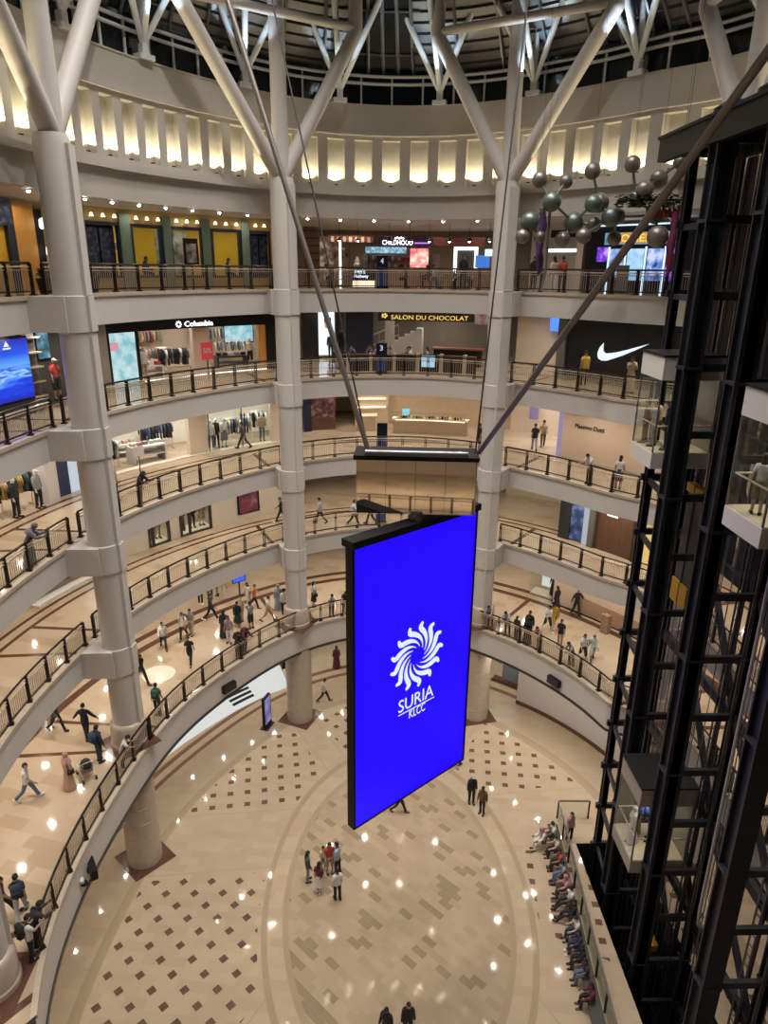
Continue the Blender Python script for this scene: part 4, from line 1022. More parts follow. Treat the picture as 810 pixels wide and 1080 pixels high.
PEOPLE = [
    ('G', -12.52, 0.16, 90, 'out', 'l:black p:black h:black', 1.04, 'man in black walking off with arms held out'),
    ('G', -14.05, 0.67, 340, 'walk', 'l:charcoal p:black h:black', 1, 'striding person in black trousers below the white fascia edge'),
    ('G', -14.5, 1.02, 290, 'stand', 't:peach s:tan h:black', 0.95, 'person in peach top half hidden beside striding black trousers'),
    ('G', -12.0, -3.09, 50, 'stand', 'd:dustypink j:dustypink g:black', 1, 'woman in dusty pink robe and headscarf with black bag'),
    ('G', -11.35, -1.47, 60, 'stand', 'l:navy p:navy h:black b:darkblue', 1.05, 'person in dark navy jacket and backpack standing by stroller'),
    ('G', -10.21, -1.9, 11, 'lean', 't:white p:black h:black', 0.98, 'person in white tee bending over the railing by stroller'),
    ('G', -13.37, -3.72, 15, 'walk', 't:white p:jeans h:black', 1.03, 'man in white tee and blue jeans striding across gallery'),
    ('G', -11.7, -9.15, 20, 'walk', 't:maroon p:black h:black', 1, 'person in maroon shirt cut by the left picture edge'),
    ('G', -11.18, -9.09, 110, 'walk2', 't:navy p:lightgrey h:black b:navy', 1, 'man in navy shirt and pale grey trousers with backpack'),
    ('G', -10.17, -10.6, 46, 'phone', 't:white p:black h:black b:black', 1, 'boy in white shirt with black backpack looking at phone'),
    ('G', -10.24, -10.24, 45, 'lean', 'l:charcoal p:black h:black', 1, 'person in charcoal leaning on railing behind boy with phone'),
    ('G', -11.32, 4.43, 330, 'walk', 'l:black p:black h:black b:black', 1.06, 'man all in black with black backpack striding past column'),
    ('G', -9.78, 1.84, 90, 'stand', 't:green p:black h:black b:darkgreen', 1, 'person with green top and green backpack near the railing'),
    ('G', -11.18, 8.03, 290, 'walk', 'l:white p:black h:black g:tan', 1, 'person in white blouse with tan shoulder bag and black trousers'),
    ('G', -10.32, 9.08, 270, 'walk2', 't:white p:black h:black b:charcoal', 1.02, 'man in white tee and black trousers with backpack straps'),
    ('G', -9.99, 9.52, 250, 'stand', 't:grey s:white h:black', 0.98, 'person in grey top and white shorts beside white tee man'),
    ('G', -9.32, 6.41, 270, 'walk', 't:black p:black h:black', 1, 'slim person in black tee and trousers walking alone'),
    ('G', -10.33, 13.54, 90, 'stand', 't:charcoal p:black h:black', 1, 'black trousered person standing half under the first floor fascia'),
    ('G', -9.87, 14.21, 120, 'stand', 't:white p:charcoal h:black', 1, 'person in white tee by the blue display screen'),
    ('G', -9.55, 14.76, 30, 'stand', 't:steel p:grey h:black', 1, 'person in steel grey tee by the blue display screen'),
    ('G', -9.04, 14.34, 50, 'stand', 'd:beige j:beige', 1, 'woman in beige robe and headscarf near blue screen'),
    ('G', -9.22, 11.37, 0, 'walk', 'l:black p:black h:black', 1.05, 'tall man in black walking right on the brown bands'),
    ('G', -8.02, 9.28, 80, 'stand', 'd:black h:long', 1, 'long haired woman in plain black dress seen from behind'),
    ('G', -7.63, 8.62, 270, 'stand', 't:mauve p:white h:long', 1, 'long haired woman in mauve top and white trousers'),
    ('G', -7.47, 10.52, 290, 'walk', 'l:black k:black h:long', 1, 'woman in black top and black skirt walking'),
    ('G', -7.36, 11.24, 230, 'stand', 't:cream p:tan h:black', 1, 'person in cream tee standing behind black skirt woman'),
    ('G', -6.64, 10.28, 150, 'stand', 't:grey s:black h:black', 1.02, 'person in grey tee and black shorts seen from behind'),
    ('G', -6.87, 7.06, 314, 'lean', 'l:black p:black h:black b:black', 1, 'person in black with black backpack leaning on rail'),
    ('G', -6.57, 7.5, 311, 'lean', 'l:maroon p:black h:black b:maroon', 1.02, 'person in dark maroon leaning on rail beside black backpack'),
    ('G', -7.24, 12.99, 220, 'stand', 't:white p:white h:long', 1, 'long haired woman in white standing near the brown bands'),
    ('G', -6.82, 12.99, 350, 'walk2', 't:orange p:black h:black', 0.95, 'person in orange top and black leggings striding'),
    ('G', -5.75, 11.22, 0, 'walk', 't:white s:tan h:black', 1, 'man in white tee and tan shorts walking right'),
    ('G', -5.3, 12.72, 270, 'stand', 'd:greyblue j:greyblue', 1, 'woman in grey blue robe and headscarf left of column'),
    ('G', -4.87, 12.08, 90, 'stand', 'l:white p:black h:black', 1, 'man in white long sleeves touching the column base'),
    ('G', -3.12, 13.09, 30, 'stand', 't:white k:black h:long g:black', 1, 'woman in white top and black skirt right of column'),
    ('G', -1.93, 11.85, 279, 'lean', 't:white p:black h:black', 1, 'person in white tee leaning on rail near hanging screen'),
    ('G', -1.1, 12.19, 275, 'lean', 't:charcoal p:charcoal h:black', 1, 'person in charcoal leaning on rail beside hanging screen'),
    ('C', -1.9, 16.7, 90, 'stand', 'd:wine h:long', 1, 'woman in wine red dress under the ground gallery'),
    ('C', -0.95, 16.69, 290, 'stand', 't:grey p:grey h:black', 1, 'grey dressed person beside screen edge under ground gallery'),
    ('C', -2.55, 12.55, 0, 'walk', 'l:white p:black h:black', 1.02, 'man in white shirt and black trousers crossing concourse'),
    ('1', -5.19, 15.06, 180, 'walk', 't:black p:black h:black', 1, 'person in black walking by column on first floor'),
    ('1', -2.71, 14.89, 190, 'walk2', 'l:pale p:black h:black', 1, 'person in pale shirt walking on first floor left of mirror box'),
    ('1', -0.6, 14.54, 10, 'walk', 'l:white p:black h:black', 1, 'person in white shirt at the corner of mirror box'),
    ('1', 0.48, 14.72, 180, 'walk2', 't:charcoal p:black h:black', 1, 'person whose legs show below the mirrored box'),
    ('2', 7.17, 15.12, 180, 'stand', 't:black p:charcoal h:black', 1, 'person in black half hidden by column on second floor'),
    ('2', -10.47, 4.77, 336, 'lean', 'l:black p:grey h:long', 1, 'person in black top and grey jeans leaning on second floor rail'),
    ('2', -11.84, 5.29, 340, 'stand', 't:pink p:black h:black', 1, 'person in pink top emerging from behind the big column'),
    ('2', -7.42, 15.65, 170, 'walk', 'l:darkbrown p:charcoal h:black', 1, 'person in dark brown walking past clothes shop'),
    ('2', -12.37, -2.42, 11, 'lean', 'd:slate j:slate', 1, 'woman in slate grey robe and headscarf leaning on rail'),
    ('2', 10.68, 15.41, 80, 'walk', 't:black p:greyblue h:black', 1, 'person in black tee walking away in bright corridor'),
    ('2', 11.46, 16.41, 80, 'walk2', 't:tan p:black h:black', 1, 'person in tan shirt walking away in bright corridor'),
    ('2', 11.92, 8.2, 215, 'lean', 't:white p:black h:black', 1.02, 'man in white tee leaning on second floor rail'),
    ('2', 13.18, 7.42, 60, 'stand', 't:white k:black h:long', 1, 'woman in white top and black skirt on second floor'),
    ('3', 11.98, 11.06, 90, 'stand', 't:yellow p:black h:black', 1.05, 'person in yellow tee facing the big black shop wall'),
    ('3', 13.61, 8.63, 260, 'phone', 'd:sand h:long', 1.05, 'woman in sand dress raising a phone by black wall'),
    ('3', -2.89, 23.34, 120, 'walk', 'l:black p:black h:black', 1, 'person in black left of a pair on third floor'),
    ('3', -2.24, 22.26, 90, 'stand', 'l:charcoal p:charcoal h:black', 1, 'person in charcoal by bright poster on third floor'),
    ('3', -1.55, 23.42, 270, 'stand', 'l:black p:black h:black b:black', 1.08, 'person with black backpack near restaurant wall'),
    ('4', 5.57, 14.11, 270, 'stand', 'l:black p:black h:black', 1.05, 'person in black at food hall railing'),
    ('4', 10.22, 10.73, 90, 'stand', 't:red p:black h:black', 1, 'person in red tee at fourth floor railing'),
    ('4', 9.86, 11.08, 110, 'stand', 'l:sand p:white h:long', 1, 'person in sand top beside red tee on fourth floor'),
    ('4', 9.0, 11.88, 290, 'stand', 'l:black p:black h:black', 1, 'person in black left of purple banner on fourth floor'),
    ('G', 7.6, 10.17, 233, 'lean', 't:grey p:black h:black', 1, 'person in grey tee leaning on rail next to column base'),
    ('G', 8.47, 9.38, 228, 'lean', 't:lightblue p:black h:black', 1.02, 'person in light blue shirt leaning on right hand rail'),
    ('G', 8.9, 8.94, 225, 'stand', 't:charcoal p:black h:black', 0.85, 'short person in charcoal between blue shirt and black robe'),
    ('G', 9.41, 8.38, 222, 'stand', 'd:black j:black', 1, 'woman in black robe and headscarf at the railing'),
    ('G', 9.62, 8.9, 240, 'stand', 'l:black p:black h:black', 1.05, 'man in black behind woman in black robe'),
    ('G', 9.95, 7.72, 218, 'lean', 't:rose p:rose h:black', 0.95, 'person in rose patterned outfit leaning on railing'),
    ('G', 10.98, 9.9, 280, 'walk', 't:white s:black h:black', 1, 'person in white tee and black shorts walking to rail'),
    ('G', 11.47, 10.25, 90, 'walk2', 't:mustard s:mustard h:black', 0.95, 'person in mustard yellow behind white tee and black shorts'),
    ('G', 12.14, 12.33, 120, 'stand', 'd:black h:long', 1, 'long haired woman in black dress by shop window'),
    ('G', 13.25, 11.81, 290, 'out', 'l:black p:black h:grey', 1.05, 'grey haired man in black holding one arm out'),
    ('G', 11.22, 8.02, 240, 'stand', 't:black p:tan h:black', 1, 'person in black vest and tan trousers on gallery'),
    ('G', 11.25, 5.84, 207, 'lean', 't:greyblue p:charcoal h:black', 1, 'person in grey blue patterned tee leaning on rail'),
    ('G', 12.07, 6.48, 270, 'walk', 't:white s:black h:long', 1, 'long haired person in white tee and black shorts'),
    ('G', 12.6, 6.48, 260, 'walk2', 'l:mint s:mint h:grey', 1, 'grey haired person in pale mint outfit'),
    ('C', -1.54, -1.26, 290, 'stand', 't:red s:tan h:black', 1.05, 'man in red tee standing at back of concourse group'),
    ('C', -2.53, -1.67, 20, 'stand', 'l:teal p:grey h:long', 1, 'long haired woman in dark teal top in concourse group'),
    ('C', -1.86, -1.03, 310, 'stand', 't:cream s:grey h:black', 0.8, 'child in cream tee inside concourse group'),
    ('C', -1.18, -1.26, 150, 'stand', 'l:lightblue p:black h:black', 1.05, 'man in light blue shirt in concourse group'),
    ('C', -1.97, -2.31, 60, 'stand', 't:wine k:white h:long', 1, 'woman in wine top and white skirt in concourse group'),
    ('C', -1.13, -2.68, 110, 'stand', 'l:white p:black h:black', 1, 'person in white shirt nearest in concourse group'),
    ('C', 5.8, 3.19, 270, 'stand', 'l:black p:black c:lightgrey', 1.05, 'person in black coat and pale cap on concourse'),
    ('C', 6.24, 2.43, 240, 'stand', 'l:brown p:black h:black', 1, 'person in brown jacket beside black coat on concourse'),
    ('C', 1.91, 2.57, 340, 'walk', 'l:black p:black h:black', 1, 'person in black walking behind the hanging screen foot'),
    ('C', 5.18, 6.06, 180, 'walk', 'l:charcoal p:black h:black', 1, 'dark figure peeking past right edge of hanging screen'),
    ('C', 0.88, -8.86, 240, 'stand', 'l:black p:black h:black', 1, 'black haired person at bottom edge of concourse'),
    ('C', 1.69, -8.7, 270, 'stand', 'l:black p:black h:long', 1, 'long haired person at bottom edge of concourse'),
    ('C', 10.33, 0.56, 290, 'stand', 't:rose p:black h:black', 1, 'man in rose shirt standing behind glass barrier corner'),
]

for lv, x, y, h, pose, of, s_, lab in PEOPLE:
    person(pose, of, (x, y, ZF[lv]), h, lab, s_, GRP[lv])
SEATED = [(8.85, .10, 195, 'sit', 'l:white p:white j:rose', 'bench sitter in rose headscarf and white robe at far end'),
 (9.5, .45, 180, 'sit', 't:white p:charcoal h:black', 'bench sitter in white tee by the barrier corner post'),
 (9.42, -.45, 180, 'sit', 't:cream p:black h:black', 'bench sitter in cream tee second row from far end'),
 (9.38, -1.25, 178, 'sit', 't:red p:black h:black', 'bench sitter in red tee'),
 (9.32, -1.95, 184, 'sit', 't:greyblue p:jeans h:black', 'bench sitter in grey blue tee and jeans'),
 (9.26, -2.75, 176, 'sit', 'l:rose p:charcoal j:rose', 'bench sitter in rose headscarf and rose top'),
 (9.22, -3.35, 182, 'sit2', 't:white p:black h:black', 'bench sitter in white tee with dark legs stretched out'),
 (9.16, -4.05, 172, 'sit2', 'l:black p:black h:black g:brown', 'bench sitter in black with brown bag and legs stretched out'),
 (9.10, -4.85, 186, 'sit', 't:white p:navy h:black', 'bench sitter in white tee and navy trousers'),
 (9.04, -5.5, 180, 'sit', 'l:navy p:navy h:black', 'bench sitter in navy next to white tee'),
 (8.98, -6.15, 176, 'sit', 'l:black p:black h:black', 'bench sitter in black bending forward'),
 (8.93, -6.75, 184, 'sit', 't:charcoal p:jeans h:black', 'bench sitter in charcoal tee and jeans'),
 (8.86, -7.75, 178, 'sit', 'l:wine p:black h:long', 'long haired bench sitter in wine at near end')]
for x, y, h, pose, of, lab in SEATED: person(pose, of, (x, y, .0), h, lab, .96, 'people on the bench')
CABP = [(10.9, -.55, 20.66, 150, 'stand', 'l:darkbrown p:black h:long', 'long haired lift passenger in dark brown at the far glass corner', 1), (11.0, -1.1, 20.66, 160, 'stand', 't:greyblue p:greyblue h:black', 'lift passenger in grey blue between two others', 1), (11.25, -1.7, 20.66, 170, 'stand', 'l:black p:black h:black', 'lift passenger in black nearest the tower post', 1.04), (11.3, -.5, 20.66, 200, 'stand', 'l:peach p:tan h:black', 'lift passenger in peach at the back of the cab', 1),
 (10.95, -4.55, 4.96, 150, 'stand', 'd:white j:white', 'lift passenger in white robe and headscarf', 1), (11.35, -4.2, 4.96, 160, 'stand', 't:blue p:tan h:black b:blue', 'lift passenger in blue with a blue backpack', 1), (11.7, -4.5, 4.96, 170, 'stand', 't:brown s:tan h:black', 'lift passenger in brown by the low cab door', 1),
 (10.98, -8.6, 20.54, 60, 'stand', 't:white s:olive h:long', 'long haired woman in white tee and olive shorts inside the nearest lift', 1)]
for x, y, z, h, pose, of, lab, s_ in CABP: person(pose, of, (x, y, z+.006), h, lab, s_, 'lift passengers')
person('stand', 't:red s:charcoal c:white', pos(163.5, 2.6, '3', .3), 330, 'person in red polo, white cap and dark shorts by the blue video wall', 1.02, GRP['3'])

# the stroller
t = thing('stroller', 'grey and black baby stroller beside woman in pink robe', 'stroller', (-11.55, -2.45, 6.67), rad(40))
def W_(v): return wmat(t) @ Vector(v)
mb = MB(); mb.tube([W_(v) for v in ((-.25, .45, .1), (-.25, -.35, .95), (.25, -.35, .95), (.25, .45, .1))], .018, 6); mb.tube([W_(v) for v in ((-.25, -.35, .12), (-.25, .25, .62))], .018, 6); mb.tube([W_(v) for v in ((.25, -.35, .12), (.25, .25, .62))], .018, 6); mb.build('frame', M['lightrail'], t, smooth=True)
mb = MB()
prof = [((0, .35, .38), (.4, .3, .08)), ((0, -.02, .42), (.4, .45, .08)), ((0, -.26, .62), (.4, .08, .42))]
for c, d_ in prof: mb.box(W_(c), d_, rz=rad(40))
mb.build('seat', cl('grey'), t)
mb = MB(); hb = MB(); hb.sph((0, -.12, .72), (.23, .3, .25), 14, keep=lambda q: q.z > -.05 and q.y < .5); mb.add([W_(v) for v in hb.v], hb.f); mb.build('hood', cl('black'), t, smooth=True)
for x in (-.26, .26):
    for y in (-.36, .45): mb = MB(); mb.tube([W_((x-.02, y, .1)), W_((x+.02, y, .1))], .1, 12); mb.build('wheel', M['black'], t)

# ================================================================== SHOPS AND FITTINGS ON THE GALLERIES
def AP(mb, lev, a0, a1, z0, z1, dr, th=.12, mi=0, step=2.): # curved panel standing at distance dr behind the gallery edge
    return mb.arc(min(a0, a1), max(a0, a1), lambda a: RU(a)+dr, lambda a: RU(a)+dr+th, ZF[lev]+z0, ZF[lev]+z1, mi, step)
def base_at(lev, a, dr): return pos(a, dr, lev)
def part(t, name, lev, a0, a1, z0, z1, dr, th, m):
    return AP(MB(), lev, a0, a1, z0, z1, dr, th).build(name, m, t)
def wtext(s, lev, a_left, a_right, z0, z1, dr, m, parent, name='lettering'):
    p, q = pos(a_left, dr, lev, z0), pos(a_right, dr, lev, z0)
    return text(s, name, m, parent, p, q-p, (0, 0, 1), z1-z0, (q-p).length, .03)
def shoplight(lev, a, dr, e, col=(1, .93, .82), z=None, size=.3):
    if lev == 'C': size = .1
    light('shop light', 'AREA', pos(a, dr, lev, (z if z else CEIL[lev]-ZF[lev])-.08), e, col, size, spread=160)
YEL = mat('yellow wall', (.72, .46, .03), .5, var=.05); GRN = mat('sage green', (.15, .22, .17), .5); NVY = mat('navy frame', (.012, .018, .05), .4); ORG = mat('orange plaster', (.56, .27, .05), .5)
def picmat(name, c1, c2, c3, scale, e, kind='NOISE'):
    if name in MATS: return MATS[name]
    m = bpy.data.materials.new(name); m.use_nodes = True; t = NT(m.node_tree); b = m.node_tree.nodes['Principled BSDF']
    tc = t.n('ShaderNodeTexCoord'); nz = t.n('ShaderNodeTexNoise'); nz.inputs['Scale'].default_value = scale; nz.inputs['Detail'].default_value = 4
    mp = t.n('ShaderNodeMapping'); mp.inputs['Scale'].default_value = (1, 1, 4) if kind == 'SEA' else (1, 1, 1)
    m.node_tree.links.new(tc.outputs['Object'], mp.inputs[0]); m.node_tree.links.new(mp.outputs[0], nz.inputs['Vector'])
    cr = t.n('ShaderNodeValToRGB'); el = cr.color_ramp.elements; el[0].position = .36; el[0].color = (*c1, 1); el[1].position = .66; el[1].color = (*c3, 1); k = el.new(.5); k.color = (*c2, 1)
    m.node_tree.links.new(nz.outputs['Fac'], cr.inputs[0]); m.node_tree.links.new(cr.outputs[0], b.inputs['Emission Color' if e else 'Base Color'])
    if e: b.inputs['Emission Strength'].default_value = e; b.inputs['Base Color'].default_value = (.01, .01, .01, 1)
    b.inputs['Roughness'].default_value = .3; MATS[name] = m; return m

# ---------------- top gallery: the yellow walled restaurant
t = thing('restaurant_facade', 'yellow walled restaurant front with green pilasters and navy window frames', 'shop front', base_at('4', 129, 4))
for a0, a1, m in ((147.6, 150.4, GRN), (138.1, 140.3, GRN), (129.3, 131, GRN), (120.9, 122.6, GRN), (112.6, 114.2, GRN), (106.9, 108.3, ORG)): part(t, 'pilaster', '4', a0, a1, 0, 3.45, 3.9, .35, m)
part(t, 'header', '4', 106.9, 150.4, 3.02, 3.64, 4.02, .3, mat('yellow header', (.40, .28, .09), .5))
part(t, 'dado', '4', 106.9, 150.4, 0, .5, 4.05, .2, mat('yellow dado', (.42, .28, .08), .5))
wins = [(140.3, 147.6, 'pat'), (131, 138.1, 'yel'), (122.6, 129.3, 'pos'), (114.2, 120.9, 'yel'), (108.3, 112.6, 'pat')]
for a0, a1, k in wins:
    mb = MB(); w_ = .75 if k == 'yel' else .35
    AP(mb, '4', a0, a0+w_, .5, 3.0, 4.0, .2); AP(mb, '4', a1-w_, a1, .5, 3.0, 4.0, .2); AP(mb, '4', a0, a1, 2.86, 3.02, 4.0, .2); AP(mb, '4', a0, a1, .5, .62, 4.0, .2)
    f = mb.build('window_frame', NVY, t)
    if k == 'pat':
        mid = (a0+a1)/2
        for q0, q1 in ((a0+.5, mid-.2), (mid+.2, a1-.5)):
            AP(MB(), '4', q0, q1, .7, 2.75, 4.3, .06).build('patterned_panel', picmat('navy pattern', (.008, .012, .04), (.02, .03, .075), (.09, .11, .16), 5, 0), f)
        AP(MB(), '4', a0+.3, a1-.3, .55, 2.9, 4.4, .05).build('backing', M['black'], f)
    else:
        AP(MB(), '4', a0+w_, a1-w_, .62, 2.86, 4.08, .02).build('pane', M['glass'], f)
        if k == 'pos': AP(MB(), '4', a0+w_, a1-w_, .62, 2.86, 6.2, .05).build('lit_interior_panel', picmat('painted lit interior', (.10, .12, .11), (.34, .36, .33), (.6, .6, .52), 2.2, 0), f)  # pale blotchy panel painted to stand in for a white-lit room
    n = 3 if a1-a0 > 5 else 2
    for j in range(n):
        a = a0+(a1-a0)*(j+.5+(.2 if n == 2 else 0))/(n+(.4 if n == 2 else 0)); p = pos(a, 3.8, '4', 3.3)
        mb = MB(); mb.lathe([(.11, -.1), (.05, .06)], p, 8); mb.build('spotlight', M['warmglow'], t)
        if j == 1: light('shop light', 'SPOT', p+Vector((0, 0, -.05)), 16, (1, .75, .35), .08)
mb = MB(); AP(mb, '4', 106.5, 151, 0, 3.64, 7.4, .2); struct(mb.build('wall_restaurant', YEL))
for a in (112, 118, 126, 134, 142, 148): shoplight('4', a, 5.8, 60, (1, .9, .68))
for k, (a, of, lab) in enumerate(((133.2, 'l:black p:black h:black', 'restaurant guest in black nearest the navy patterned panels'), (136, 't:white p:black h:long', 'long haired restaurant guest in white tee at a yellow window'), (116.4, 't:charcoal p:black h:black', 'restaurant guest in charcoal near the second column'), (119, 'l:white p:black h:black', 'restaurant guest in white shirt near the second column'))): person('sit', of, pos(a, 5.2, '4', .2), a+(90 if k % 2 else 270), lab, 1., 'restaurant guests')
t = thing('framed_poster', 'black framed poster in a white lit restaurant window', 'poster', pos(125.8, 3.7, '4', 1.3))
part(t, 'frame', '4', 124.2, 127.4, 1.15, 2.45, 3.6, .08, M['black']); part(t, 'print', '4', 124.7, 126.9, 1.25, 2.2, 3.57, .02, picmat('poster print', (.08, .07, .1), (.3, .26, .28), (.55, .5, .48), 3, 0))
part(t, 'stand', '4', 125.6, 126.0, 0, 1.15, 3.62, .05, M['black'])
for a, lab in ((134.2, 'small white picture on the yellow wall seen through a window'),):
    t = thing('wall_picture', lab, 'picture', pos(a, 7.3, '4', 1.8)); part(t, 'frame', '4', a-.8, a+.8, 1.75, 2.3, 7.33, .05, M['white']); part(t, 'print', '4', a-.6, a+.6, 1.83, 2.22, 7.31, .02, picmat('poster print', (.08, .07, .1), (.3, .26, .28), (.55, .5, .48), 3, 0))
# restaurant corner left of the big column and its planters
t = thing('restaurant_corner', 'orange pier and yellow window bay behind the potted plants', 'shop front', base_at('4', 162, 4))
part(t, 'pier', '4', 157.6, 161.6, 0, 3.5, 4, .3, ORG); part(t, 'yellow_panel', '4', 162.9, 172, .9, 2.55, 4.2, .1, YEL); part(t, 'header', '4', 161.6, 176, 2.55, 3.6, 4.05, .3, picmat('navy pattern', (.008, .012, .04), (.02, .03, .075), (.09, .11, .16), 5, 0)); part(t, 'jamb', '4', 161.6, 162.9, 0, 2.6, 4.02, .25, NVY); part(t, 'dado', '4', 162.9, 176, 0, .9, 4.1, .2, mat('yellow dado', (.42, .28, .08)))
part(t, 'window_frame', '4', 155.7, 157.6, 0, 3.3, 4.1, .1, M['black'])
for z, a in ((2.7, 156.9), (1.6, 156.2)):
    mb = MB(); mb.lathe([(.04, .25), (.16, .18), (.18, -.1), (.12, -.2)], pos(a, 3.7, '4', z), 10); mb.build('hanging_lamp', M['whiteglow'], t, smooth=True)
shoplight('4', 160, 2.6, 30, (1, .8, .45)); shoplight('4', 167, 2.6, 24, (1, .8, .45))
lfm = mat('plant leaves', (.03, .055, .022), .5, var=.4)
def plant(p, lab, h=.9):
    t = thing('potted_plant', lab, 'plant', p, 0, 'potted plants on the top gallery')
    mb = MB(); mb.lathe([(.22, 0), (.30, .5), (.33, .55), (.27, .55), (.25, .48)], p, 14); mb.build('pot', M['black'], t, smooth=True)
    mb = MB()
    for k in range(70):
        a, e, l = RND.uniform(0, 6.28), RND.uniform(.2, 1.4), RND.uniform(.35, h); s0 = Vector(p)+Vector((0, 0, .5)); d_ = Vector((cos(a)*cos(e), sin(a)*cos(e), sin(e)))
        tip = s0+d_*l+Vector((0, 0, -.15*l)); mid = s0+d_*l*.55+Vector((0, 0, .05)); sd = Vector((-sin(a), cos(a), 0))*.05
        mb.add([s0, mid+sd, tip, mid-sd], [(0, 1, 2, 3)])
    mb.build('leaves', lfm, t)
for a, lab in ((157.2, 'spiky plant in a black pot nearest the big column'), (161, 'spiky plant in a black pot below the orange pier'), (165.2, 'spiky plant in a black pot at the left edge'), (169.4, 'spiky plant in a black pot below the yellow panel')): plant(pos(a, 1.35, '4'), lab, .75)
mb = MB()
t = thing('planter_box', 'black square planter box by the second column', 'planter', pos(110.5, .6, '4')); mb.box(pos(110.5, .6, '4', .45), (.6, .6, .9), rz=rad(110)); mb.build('box', M['black'], t)
plant(pos(110.5, .62, '4', .35), 'bushy plant in the black planter box by the second column', .6)

# ---------------- top gallery: food hall between the far columns
fw_ = mat('dark food hall wall', (.17, .115, .075), .5, var=.25, nscale=1.2)
mb = MB(); AP(mb, '4', 64, 101.5, 0, 3.64, 12.8, .2); struct(mb.build('wall_food_hall', fw_))
t = thing('wood_screen', 'brown slatted wood screen at the food hall entrance', 'screen', base_at('4', 99.6, 5))
part(t, 'panel', '4', 98.2, 101.2, 0, 3.4, 5, .15, M['wood'])
for k in range(8): part(t, 'batten', '4', 98.2, 101.2, .2+k*.42, .3+k*.42, 4.95, .06, M['brown'])
t = thing('food_stall', 'food stall with dark purple sign and white lettering', 'food stall', base_at('4', 82, 6))
part(t, 'sign_board', '4', 77.6, 87.3, 2.35, 3.05, 6, .12, mat('dark plum', (.03, .008, .03), .4)); part(t, 'side_board', '4', 68.5, 77.6, 2.45, 2.95, 6.02, .1, mat('dark red board', (.10, .02, .02), .5))
wtext('CHILDHOOD', '4', 86.6, 81.2, 2.5, 2.78, 5.97, emis('sign white', (1, .96, .98), 3.), t)
mb = MB()
for k in range(5): mb.sph(pos(82.9+k*.35, 5.96, '4', 2.88+.05*(k % 2)), .055, 8)
mb.build('crown_emblem', MATS['sign white'], t)
part(t, 'purple_light_line', '4', 78.3, 80.9, 2.58, 2.65, 5.96, .03, emis('purple sign', (.5, .2, 1.), 1.6))
part(t, 'blue_light_box', '4', 82.3, 89.6, 2.0, 2.36, 5.7, .15, picmat('blue lit bars', (.08, .2, .3), (.2, .42, .55), (.5, .7, .8), 6, 1.1))
part(t, 'neon_panel', '4', 78.4, 81.6, 1.15, 2.3, 5.9, .1, picmat('pink neon', (.6, .12, .12), (1, .35, .35), (1, .75, .5), 3.5, 1.5))
part(t, 'back_wall', '4', 77, 90, 0, 2., 7.5, .1, mat('stall tiles', (.30, .30, .28), .4)); part(t, 'counter', '4', 77.2, 90.5, 0, 1.15, 5.9, .7, mat('stall counter', (.20, .13, .09), .4))
t = thing('striped_awning', 'red and white striped awning beside the food stall', 'awning', pos(92, 6, '4', 2.6))
for k in range(14): part(t, 'stripe', '4', 88.2+k*.55, 88.75+k*.55, 2.62, 2.92, 5.6, .08, (mat('awning red', (.22, .05, .04), .7), mat('awning white', (.6, .56, .5), .7))[k % 2])
part(t, 'rail', '4', 88, 96.2, 2.92, 3.0, 5.6, .1, M['wood'])
t = thing('lit_poster_wall', 'tall picture panel with a white light bar beside the wood screen', 'poster', base_at('4', 96, 5.8))
part(t, 'print', '4', 94.6, 97.9, .5, 2.9, 5.8, .1, picmat('orange poster', (.05, .025, .02), (.22, .10, .05), (.6, .5, .42), 2.5, .5)); part(t, 'light_bar', '4', 94.0, 94.4, .1, 2.8, 5.7, .08, M['whiteglow'])
t = thing('lit_doorway', 'bright white lit doorway at the back of the food hall', 'doorway', base_at('4', 73, 9))
part(t, 'left_light', '4', 74.6, 75.1, 0, 2.3, 9, .1, M['whiteglow']); part(t, 'right_light', '4', 71.2, 71.7, 0, 2.3, 9, .1, M['whiteglow']); part(t, 'lintel', '4', 71.2, 75.1, 2.3, 2.5, 9, .1, M['whiteglow']); part(t, 'door', '4', 71.7, 74.6, 0, 2.3, 9.1, .05, mat('grey door', (.12, .13, .15), .4))
t = thing('drinks_stall', 'drinks stall with a pale blue lit sign by the third column', 'food stall', base_at('4', 66.5, 7))
part(t, 'sign', '4', 64.5, 69, 1.9, 2.3, 7, .1, emis('pale blue sign', (.5, .85, 1), 2.)); part(t, 'blue_screen', '4', 68.3, 70.7, 1.2, 1.95, 7.2, .1, emis('blue menu', (.05, .18, .6), 1.2)); part(t, 'counter', '4', 64.5, 70.7, 0, 1.1, 6.8, .6, mat('stall counter', (.2, .13, .09)))
t = thing('bakery_cart', 'dark cart with white lit lettering at the top gallery rail', 'cart', base_at('4', 89.9, 1.2))
part(t, 'top_box', '4', 87.4, 92.4, .42, 1.15, 1.1, .7, M['black']); part(t, 'lit_base', '4', 87.6, 92.2, .06, .40, 1.15, .6, emis('cart glow', (1, .85, .6), 1.4)); part(t, 'plinth', '4', 87.4, 92.4, 0, .06, 1.1, .7, M['black'])
wtext("Ben's", '4', 91.8, 89.6, .80, 1.02, 1.07, emis('sign cool', (.75, .85, 1), 2.4), t); wtext('Hathway', '4', 92.0, 88.9, .52, .74, 1.07, MATS['sign cool'], t)
mb = MB(); mb.lathe([(.16, 0), (.2, .12), (.12, .25), (.14, .3), (.05, .55)], pos(91.3, 1.4, '4', 1.15), 12); mb.build('figurine', M['cream'], t, smooth=True)
mb = MB()
